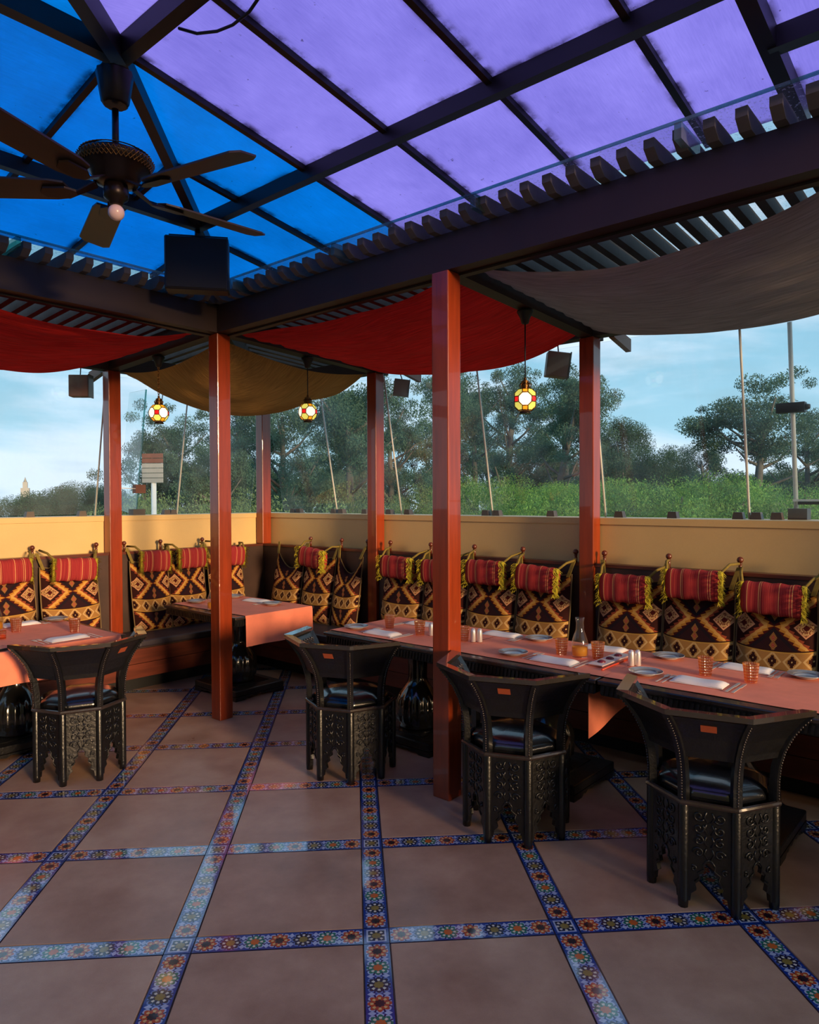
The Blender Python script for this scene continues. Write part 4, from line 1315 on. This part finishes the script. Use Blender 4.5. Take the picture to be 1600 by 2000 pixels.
# ================================================================== TABLEWARE
TT = TZ + .0055
mb = MB(); mb.lathe([(0.002, .004), (0.045, .004), (0.05, .006), (0.062, .013), (0.062, .011), (0.05, .001), (0.03, 0)], 32); PL_IN = mb.mesh('dish', 'plate_glaze')
mb = MB(); mb.lathe([(0.060, .0125), (0.066, .0155), (0.086, .021), (0.089, .022), (0.089, .0205), (0.07, .012), (0.060, .0095)], 36, close=True); PL_RIM = mb.mesh('rim', 'plate_rim')
mb = MB(); mb.lathe([(0.0865, .0205), (0.089, .0225), (0.091, .021), (0.089, .0195)], 36, close=True); PL_EDGE = mb.mesh('edge_band', 'plate_glaze')
mb = MB(); mb.lathe([(0.002, 0), (0.027, 0), (0.028, .004), (0.037, .088), (0.0375, .09), (0.0345, .09), (0.026, .012), (0.002, .010)], 30); TUM = mb.mesh('tumbler', 'tumbler_glass')
mb = MB(); mb.lathe([(0.002, 0), (0.044, 0), (0.047, .01), (0.046, .06), (0.043, .09), (0.032, .125), (0.023, .15), (0.021, .19), (0.026, .215), (0.0265, .217), (0.024, .217), (0.019, .19), (0.021, .15), (0.030, .122), (0.040, .088), (0.043, .06), (0.043, .01), (0.002, .006)], 32); CAR = mb.mesh('flask', 'carafe_glass')
mb = MB(); mb.lathe([(0.002, .0065), (0.042, .0105), (0.0425, .055), (0.002, .055)], 28); OIL = mb.mesh('oil', 'oil')
mb = MB(); mb.lathe([(0.012, 0), (0.013, .003), (0.0125, .05), (0.011, .06), (0.006, .066), (0.001, .067)], 18); SHK = mb.mesh('shaker', 'chrome')
mb = MB()
def nap(u, v): return ((u - .5) * .21, (v - .5) * .10, .004 + .012 * (1 - (2 * v - 1) ** 6) * (1 - (2 * u - 1) ** 12) + .0012 * math.sin(u * 9))
mb.grid(20, 10, nap); mb.grid(20, 10, lambda u, v: ((.5 - u) * .21, (v - .5) * .10, .0005)); mb.grid(20, 1, lambda u, v: ((u - .5) * .21, -.05, .0005 + .0035 * v)); mb.grid(20, 1, lambda u, v: ((.5 - u) * .21, .05, .0005 + .0035 * v))
mb.grid(10, 1, lambda u, v: (.105, (u - .5) * .1, .0005 + .0035 * v)); mb.grid(10, 1, lambda u, v: (-.105, (.5 - u) * .1, .0005 + .0035 * v)); NAP = mb.mesh('napkin', 'napkin')
mb = MB(); mb.prism([(-.004, -.09), (.004, -.09), (.003, .02), (.010, .035), (.010, .05), (-.010, .05), (-.010, .035), (-.003, .02)], lambda a, b, d: (a, b, d + .001 + .006 * max(0, b * 8)), 0, .002)
for k in (-1.5, -.5, .5, 1.5): mb.box(k * .0055 - .0015, k * .0055 + .0015, .05, .085, .003, .005)
FORK = mb.mesh('fork', 'chrome')
mb = MB(); mb.prism([(-.006, -.10), (.006, -.10), (.005, 0), (.009, .02), (.008, .09), (.0, .105), (-.006, .09), (-.006, .0)], lambda a, b, d: (a, b, d), .0005, .003); KNF = mb.mesh('knife', 'chrome')


def plate(label, s, t_, sc=0.92):
    p = thing('plate', label, 'plate', W(s, t_, TT), A); p.scale = (sc, sc, sc)
    link('dish', PL_IN, p); r = link('rim', PL_RIM, p); link('edge_band', PL_EDGE, p); return p


def single(name, me, label, cat, s, t_, rot=0.0, sc=1.0, grp=None):
    o = link(name, me, None, W(s, t_, TT), (0, 0, A + rot)); o.scale = (sc, sc, sc); return tag(o, label, cat, grp)


T1, T2, T3, TC, TL = 'first table of the tan wall row', 'middle table of the row', 'row table before the yellow floor', 'corner table', 'cream wall table'
plate('round plate behind the post on the corner table, far side', -0.97, 0.79); plate('round plate beside the napkin on the corner table', -0.335, 0.72); plate('round plate near the carafe on the corner table', -0.95, 0.39)
plate(f'round plate at the end of the {T1}', 0.99, 0.40); plate(f'round plate on the bench side of the {T2}', 2.15, 0.84); plate(f'round plate on the chair side of the {T2}', 2.25, 0.39)
plate('round plate beside the shakers and the chutney tray', 2.95, 0.86); plate(f'round plate on the chair side of the {T3}', 3.00, 0.43); plate(f'round plate on the bench side of the {T3}', 3.62, 0.87); plate('round plate on the cream wall table by the bench', -0.93, -0.785)
for lab, s, t_ in ((f'amber patterned tumbler by the plate on the {T1}', 1.15, .56), (f'amber patterned tumbler beside the pepper mill on the {T1}', 1.47, .50), ('amber patterned tumbler beside the pair of shakers at the thick post', 1.80, .53),
                   ('amber patterned tumbler touching the oil carafe, on its corner side', 2.455, .57), ('amber patterned tumbler between the oil carafe and the chutney tray', 2.655, .61), (f'amber patterned tumbler behind the folded napkin on the {T3}', 3.23, .61),
                   (f'amber patterned tumbler by the knives on the {T3}', 3.44, .61), (f'amber patterned tumbler next to the carafe on the {TL}', -0.67, -1.15), (f'amber patterned tumbler standing alone on the {TL}', -0.36, -0.90)):
    single('tumbler', TUM, lab, 'glass', s, t_)
for lab, s, t_, r_ in ((f'folded white napkin on the {TC}', -.60, .76, .1), (f'folded white napkin on the chair side of the {T1}', 1.26, .37, 0.02), (f'folded white napkin on the bench side of the {T1}', 1.25, .80, 0), (f'folded white napkin on the bench side of the {T2}', 1.885, .83, .02),
                       ('folded white napkin behind the oil carafe', 2.58, .85, .02), (f'folded white napkin in front of the oil carafe', 2.51, .39, .02), (f'folded white napkin on the chair side of the {T3}', 3.26, .43, 0.03), (f'folded white napkin on the bench side of the {T3}', 3.35, .86, 0),
                       (f'folded white napkin on the bench side of the {TL}', -.93, -1.03, PI / 2), (f'folded white napkin on the chair side of the {TL}', -.15, -1.04, PI / 2 + .05)):
    single('napkin', NAP, lab, 'napkin', s, t_, r_, 1.14)
cut = [(1.12, .42, 'chair side of the ' + T1, 0), (1.412, .385, 'chair side of the ' + T1, 1), (1.10, .74, 'bench side of the ' + T1, 1), (2.036, .78, 'bench side of the ' + T2, 0), (2.356, .43, 'chair side of the ' + T2, 0), (2.655, .42, 'chair side of the ' + T2, 1),
       (3.11, .41, 'chair side of the ' + T3, 0), (3.42, .45, 'chair side of the ' + T3, 1), (3.50, .83, 'bench side of the ' + T3, 0), (3.20, .83, 'bench side of the ' + T3, 1), (-.90, -.885, 'bench side of the ' + TL, 0), (-.18, -1.19, 'chair side of the ' + TL, 0), (-.14, -.882, 'chair side of the ' + TL, 1), (-.45, .72, TC, 1)]
for s, t_, lab, kf in cut:
    lt = s < -.05 and t_ < 0
    r_ = PI / 2 if lt else 0.0
    far = ('bench' in lab)
    if far: r_ += PI
    nm, me = ('knife', KNF) if kf else ('fork', FORK)
    dx = 0.014
    for q in (-1, 1):
        w_ = 'inner' if q < 0 else 'outer'
        single(nm, me, f'{w_} silver {nm}, {lab}', nm, s + (0 if lt else q * dx), t_ + (q * dx if lt else 0), r_)


def carafe(label, s, t_):
    c = thing('oil_carafe', label, 'carafe', W(s, t_, TT), A); link('flask', CAR, c); link('oil', OIL, c)


carafe('clear glass carafe of yellow oil on the middle table', 2.56, .585); carafe('clear glass carafe on the cream wall table', -.83, -1.22); carafe('clear glass carafe on the corner table beside the post', -.50, .26)
for lab, s, t_ in (('chrome shaker nearer the tumbler, at the thick post', 1.865, .54), ('chrome shaker further from the tumbler, at the thick post', 1.90, .56), ('chrome shaker touching the chutney tray', 2.868, .56), ('chrome shaker standing next to the plate by the chutney tray', 2.893, .585), ('chrome pepper mill partly behind the thick post', 1.54, .53)):
    single('shaker', SHK, lab, 'shaker', s, t_, 0, 1.25)
tr = thing('chutney_tray', 'white oblong tray with three dark red chutneys', 'tray', W(2.735, .59, TT), A + PI / 2)
mb = MB(); mb.hexa([(-.16, -.035, 0), (.16, -.035, 0), (.16, .035, 0), (-.16, .035, 0)], [(-.18, -.042, .012), (.18, -.042, .012), (.18, .042, .012), (-.18, .042, .012)]); part('dish', mb, 'tray_white', tr)
for x0 in (-.10, 0, .10):
    mb = MB(); mb.sphere((x0, 0, .014), .022, 12, 6, sz=.5); part('chutney', mb, 'chutney', tr)
mb = MB(); mb.tube([(-.19, 0, .005), (.12, 0, .005)], .0045, 6)
tag(part('red_stick', mb, 'red_stick', None, W(2.80, .55, TT), (0, 0, A + PI / 2)), 'thin red stick lying along the chutney tray', 'stick')
cd = thing('candle_glass', 'small amber candle glass on the cream wall table', 'candle', W(-.48, -1.30, TT), A)
mb = MB(); mb.lathe([(.002, 0), (.02, 0), (.022, .05), (.02, .05), (.018, .006), (.002, .005)], 20); part('holder', mb, 'tumbler_glass', cd)
mb = MB(); mb.lathe([(.002, .0065), (.016, .0065), (.017, .03), (.002, .031)], 16); part('wax', mb, 'candle', cd)
ph = thing('tablet_menu', 'dark slim menu board with pale top lying at the table edge by the bench', 'menu', W(-.12, -1.46, TT), A + .3)
mb = MB(); mb.box(-.05, .05, -.08, .08, 0, .012); part('board', mb, 'black', ph)
mb = MB(); mb.box(-.046, .046, -.076, .076, .0121, .0135); part('cover', mb, 'plate_rim', ph)

# ================================================================== OUTSIDE: GROUND AND TREES
gm = MB(); gm.v = [(-260, -260, -5), (260, -260, -5), (260, 260, -5), (-260, 260, -5)]; gm.face([0, 1, 2, 3])
ground = struct('ground', gm, 'ground_grass')


def leaves(r, centres, per, lf, flat=0.6, droop=0.0):
    n = sum(int(per * c[3] ** 2) for c in centres)
    V = np.zeros((n, 4, 3)); k = 0
    for (x, y, z, rad) in centres:
        m = int(per * rad ** 2)
        d = r.normal(size=(m, 3)); d /= np.linalg.norm(d, axis=1)[:, None] + 1e-9
        p = d * (r.random((m, 1)) ** 0.45) * rad; p[:, 2] *= flat
        p += np.array([x, y, z])
        a = r.normal(size=(m, 3)); a[:, 2] -= droop; a /= np.linalg.norm(a, axis=1)[:, None]
        b = np.cross(a, r.normal(size=(m, 3))); b /= np.linalg.norm(b, axis=1)[:, None] + 1e-9
        L = lf * (0.6 + 0.8 * r.random((m, 1)))
        V[k:k + m, 0] = p - a * L; V[k:k + m, 1] = p + b * L * .38; V[k:k + m, 2] = p + a * L; V[k:k + m, 3] = p - b * L * .38
        k += m
    return V.reshape(-1, 3)


def leafmesh(name, V, mat):
    n = len(V) // 4; me = bpy.data.meshes.new(name)
    me.vertices.add(len(V)); me.vertices.foreach_set('co', V.astype(np.float32).ravel())
    me.loops.add(4 * n); me.loops.foreach_set('vertex_index', np.arange(4 * n, dtype=np.int32))
    me.polygons.add(n); me.polygons.foreach_set('loop_start', np.arange(0, 4 * n, 4, dtype=np.int32)); me.polygons.foreach_set('loop_total', np.full(n, 4, dtype=np.int32))
    me.materials.append(MATS[mat]); me.update(calc_edges=True)
    return me


def tree_proto(kind, seed):
    """unit-ish tree, 10 m tall, returns (trunk mesh, foliage mesh)"""
    r = np.random.default_rng(seed); mb = MB(); cs = []
    if kind == 'euc':
        H = 10.0; lean = r.normal(0, .5, 2)
        stem = [Vector((lean[0] * (z / H) ** 1.5, lean[1] * (z / H) ** 1.5, z)) for z in np.linspace(0, H * .86, 8)]
        mb.tube(stem, [.24 * (1 - .8 * i / 7) + .02 for i in range(8)], 7)
        for k in range(9):
            q = stem[7] + Vector((r.normal(0, .5), r.normal(0, .5), r.uniform(-1.2, .8))); cs.append((q.x, q.y, q.z, r.uniform(.4, .7)))
        for i in range(26):
            f = r.uniform(.28, .98); b0 = stem[min(7, int(f * 7))].lerp(stem[min(7, int(f * 7) + 1)], (f * 7) % 1)
            az = r.uniform(0, 2 * PI); L = r.uniform(1.0, 2.6) * (1.15 - f * .6); up = r.uniform(.4, 1.2)
            e = b0 + Vector((math.cos(az) * L, math.sin(az) * L, L * up)); mid = b0.lerp(e, .5) + Vector((0, 0, -.15))
            mb.tube([b0, mid, e], [.07, .045, .015], 5)
            for k in range(r.integers(3, 6)):
                q = e + Vector(r.normal(0, .5, 3)); cs.append((q.x, q.y, q.z, r.uniform(.22, .55)))
        V = leaves(r, cs, 2400, .042, .75, 1.2); lm = 'leaf_euc'
    elif kind == 'dome':
        H = 8.0; stem = [Vector((r.normal(0, .12), r.normal(0, .12), z)) for z in np.linspace(0, H * .7, 6)]
        mb.tube(stem, [.28, .25, .2, .16, .12, .05], 7)
        for i in range(46):
            d = r.normal(size=3); d /= np.linalg.norm(d); d[2] = abs(d[2]) * 1.0 - .25
            rad = r.uniform(.75, 1.0); q = Vector((d[0] * 2.8 * rad, d[1] * 2.8 * rad, 5.2 + d[2] * 3.1 * rad))
            cs.append((q.x, q.y, q.z, r.uniform(.6, 1.05)))
            if i % 4 == 0: mb.tube([stem[3], stem[4].lerp(q, .4), q], [.09, .06, .02], 5)
        V = leaves(r, cs, 1500, .045, .75, .3); lm = 'leaf_dark'
    elif kind == 'acacia':
        stem = [Vector((0, 0, z)) for z in (0, 1.2, 2.4)]
        mb.tube(stem, [.25, .2, .18], 7)
        for i in range(34):
            az = r.uniform(0, 2 * PI); L = 4.2 * math.sqrt(r.random()); q = Vector((math.cos(az) * L, math.sin(az) * L, 4.5 + r.normal(0, .16) - L * L * .05))
            mb.tube([stem[2], stem[2].lerp(q, .5) + Vector((0, 0, -.2)), q], [.08, .055, .02], 5)
            for k in range(3): cs.append((q.x + r.normal(0, .5), q.y + r.normal(0, .5), q.z + r.normal(0, .15), r.uniform(.55, .95)))
        V = leaves(r, cs, 2300, .022, .38, 0.0); lm = 'leaf_bright'
    else:                                                   # bushy thicket
        for i in range(5):
            q = Vector((r.normal(0, .5), r.normal(0, .5), 2.6)); mb.tube([(q.x * .2, q.y * .2, 0), (q.x * .6, q.y * .6, 1.4), q], [.08, .06, .02], 5)
        for i in range(32):
            d = r.normal(size=3); d /= np.linalg.norm(d); cs.append((d[0] * 1.7, d[1] * 1.7, 2.3 + d[2] * 1.6, r.uniform(.5, .9)))
        V = leaves(r, cs, 2600, .028, .8, .2); lm = 'leaf_olive'
    return mb.mesh('trunk', 'bark'), leafmesh('foliage', V, lm)


PR = {'euc': [tree_proto('euc', s) for s in (11, 12, 13)], 'dome': [tree_proto('dome', s) for s in (21, 22)], 'acacia': [tree_proto('acacia', 31), tree_proto('acacia', 32)], 'bush': [tree_proto('bush', 41), tree_proto('bush', 42)]}
GZ = -5.0


_b = (_f + _R * ((298 - 800) / 1389.276)); _b.z = 0; _b.normalize()
STOOD = [(CAM + _b * 13.0, 0.6)]                          # the board added for a sign reflection keeps its own ground
CROWN = {'euc': 2.6, 'dome': 3.2, 'acacia': 4.4, 'bush': 2.1}


def tree(kind, px, topy, dist, label, var=0, grp=None, wide=1.0):
    """stand a tree on the ground at a bearing, grown to the height that its top reaches, where it crowds its neighbours least"""
    d = (_f + _R * ((px - 800) / 1389.276)); d.z = 0; d.normalize(); fwd = Vector((_f.x, _f.y, 0)).normalized()
    H0 = {'euc': 10.2, 'dome': 8.9, 'acacia': 4.9, 'bush': 4.5}[kind]
    cand = {'euc': range(26, 120, 4), 'dome': range(44, 150, 6), 'acacia': [dist], 'bush': range(13, 46, 3)}[kind]
    best = None
    for k in cand:
        q = CAM + d * k; zt = CAM.z + (976 - topy) / 1389.276 * k * d.dot(fwd); r_ = CROWN[kind] * (zt - GZ) / H0 * wide
        if (q - P1).dot(US) > -1.7 - r_ - 1 and (q - P1).dot(VS) < 1.7 + r_ + 1: continue
        cost = sum(max(0.0, (r_ + r2) - (q - q2).length) / min(r_, r2) for q2, r2 in STOOD) + 0.004 * abs(k - dist)
        if best is None or cost < best[0]: best = (cost, k, q.copy(), r_)
    dist = best[1]; STOOD.append((best[2], best[3]))
    p = CAM + d * dist; ztop = CAM.z + (976 - topy) / 1389.276 * dist * d.dot(fwd)
    hgt = ztop - GZ; H = {'euc': 10.2, 'dome': 8.9, 'acacia': 4.9, 'bush': 4.5}[kind]
    nm = {'euc': 'eucalyptus_tree', 'dome': 'broadleaf_tree', 'acacia': 'acacia_tree', 'bush': 'shrub'}[kind]
    t = thing(nm, label, 'shrub' if kind == 'bush' else 'tree', (p.x, p.y, GZ), random.uniform(0, 6.28), grp)
    sc = hgt / H; t.scale = (sc * wide, sc * wide, sc)
    tm, fm = PR[kind][var % len(PR[kind])]
    link('trunk', tm, t); link('foliage', fm, t)


tree('acacia', 1250, 925, 17, 'bright green flat-topped acacia behind the wall post', 0, None, .72)
tree('acacia', 1500, 935, 24, 'bright green flat-topped acacia under the lone eucalyptus', 1, None, .72)
tree('acacia', 1030, 932, 31, 'bright green flat-topped acacia below the octagonal lantern', 1, None, .72)
for px, ty, ds, v, w, lab in ((285, 815, 30, 0, .9, 'eucalyptus seen through the upright glass fin'), (345, 800, 34, 1, 1, 'eucalyptus seen behind the chained lantern'), (395, 830, 27, 2, .9, 'eucalyptus between the chained lantern and the inner corner post'),
                      (470, 760, 33, 1, 1, 'eucalyptus between the inner corner post and the wall corner'), (555, 735, 29, 0, 1, 'pale-stemmed eucalyptus next to the wall corner post'), (640, 742, 35, 2, 1.1, 'broad eucalyptus behind the lantern of the corner bay'),
                      (690, 715, 31, 1, 1, 'tall eucalyptus just before the slim wall post, corner side'), (770, 735, 28, 0, .9, 'eucalyptus behind the brown box lamp of the slim post'), (815, 705, 33, 2, 1, 'eucalyptus under the lowest part of the red swag'),
                      (930, 735, 30, 1, 1, 'eucalyptus beside the thick nearest post'), (985, 690, 33, 0, 1.1, 'tall eucalyptus behind the octagonal lantern'), (1060, 700, 28, 2, 1, 'eucalyptus behind the tilted brown box lamp'), (1115, 725, 32, 1, 1, 'eucalyptus half hidden by the post under the grey swag')):
    tree('euc', px, ty, ds, lab, v, 'eucalyptus trees beyond the glass screen', w)
tree('dome', 1215, 772, 34, 'tall dark leaning broadleaf tree just beyond the wall post', 0, None, .62)
tree('dome', 1285, 812, 36, 'lower rounded broadleaf tree next to the tall dark one', 1, None, .6)
tree('euc', 1465, 742, 34, 'umbrella-topped eucalyptus standing alone behind the flood lamp pole', 1, None, 1.25)
tree('euc', 1385, 850, 40, 'small thin eucalyptus left of the lone umbrella-topped one'.replace('left of', 'beside'), 2, None, .9)
tree('euc', 1585, 775, 30, 'eucalyptus with sparse crown at the flood lamp pole arm', 0, None, 1.0)
TL2 = 'rounded dark green tree in the low belt along the horizon'; TG2 = 'low belt of trees along the horizon'
for px, ty, ds, w in ((-60, 935, 60, 1), (25, 930, 62, 1), (85, 925, 58, .9), (120, 912, 50, 1), (165, 902, 52, 1), (215, 915, 48, .9), (1350, 905, 55, 1.2), (1540, 880, 50, 1.2), (1640, 870, 45, 1.2), (1440, 900, 60, 1.3), (1180, 850, 48, 1.1), (1080, 860, 46, 1.1), (960, 850, 46, 1.1), (1250, 880, 50, 1.2), (1320, 890, 46, 1.1), (1500, 905, 52, 1.2), (700, 850, 48, 1.1), (600, 860, 50, 1.1), (480, 870, 46, 1.1), (370, 880, 48, 1.1)):
    tree('dome', px, ty, ds, TL2, int(px) % 2, TG2, w)
TL3 = 'olive green shrub in the undergrowth beyond the glass'; TG3 = 'undergrowth shrubs beyond the glass'
for px, ty, ds, w in ((250, 930, 24, 1), (320, 915, 25, 1), (390, 925, 22, 1.1), (470, 920, 24, 1), (540, 930, 22, 1), (600, 925, 25, 1.2), (665, 935, 22, 1), (740, 925, 24, 1), (800, 915, 22, 1.1), (870, 925, 24, 1), (930, 905, 25, 1.1), (1000, 920, 24, 1), (1600, 925, 22, 1.1), (1660, 915, 24, 1.1)):
    tree('bush', px, ty, ds, TL3, int(px) % 2, TG3, w * 0.5)
# distant water tower, and a solid board added for a sign reflected in glass
def outpt(px, dist):
    d = (_f + _R * ((px - 800) / 1389.276)); d.z = 0; d.normalize(); return CAM + d * dist
p = outpt(50, 160); t = thing('far_tower', 'pale stepped tower far off above the tree line', 'tower', (p.x, p.y, GZ), 0.3)
mb = MB(); mb.box(-.75, .75, -.75, .75, 0, 9.2); part('shaft', mb, 'white_paint', t)
mb = MB(); mb.box(-.42, .42, -.42, .42, 9.2, 10.4); part('upper_stage', mb, 'white_paint', t)
mb = MB(); mb.lathe([(.32, 10.4), (.02, 11.4)], 4); part('spire', mb, 'white_paint', t)
p = outpt(298, 13.0); t = thing('sign_reflection_board', 'pale slatted board on a white pole, added for a sign reflection in the glass', 'reflected sign', (p.x, p.y, GZ), -0.25)
mb = MB(); mb.tube([(0, 0.05, 0), (0, 0.05, 6.9)], .045, 8); part('pole', mb, 'white_metal', t)
for k in range(6):
    mb = MB(); mb.box(-.19, .19, 0, .03, 6.90 + k * .085, 6.975 + k * .085); part('slat', mb, 'white_paint' if k < 4 else 'box_brown', t)
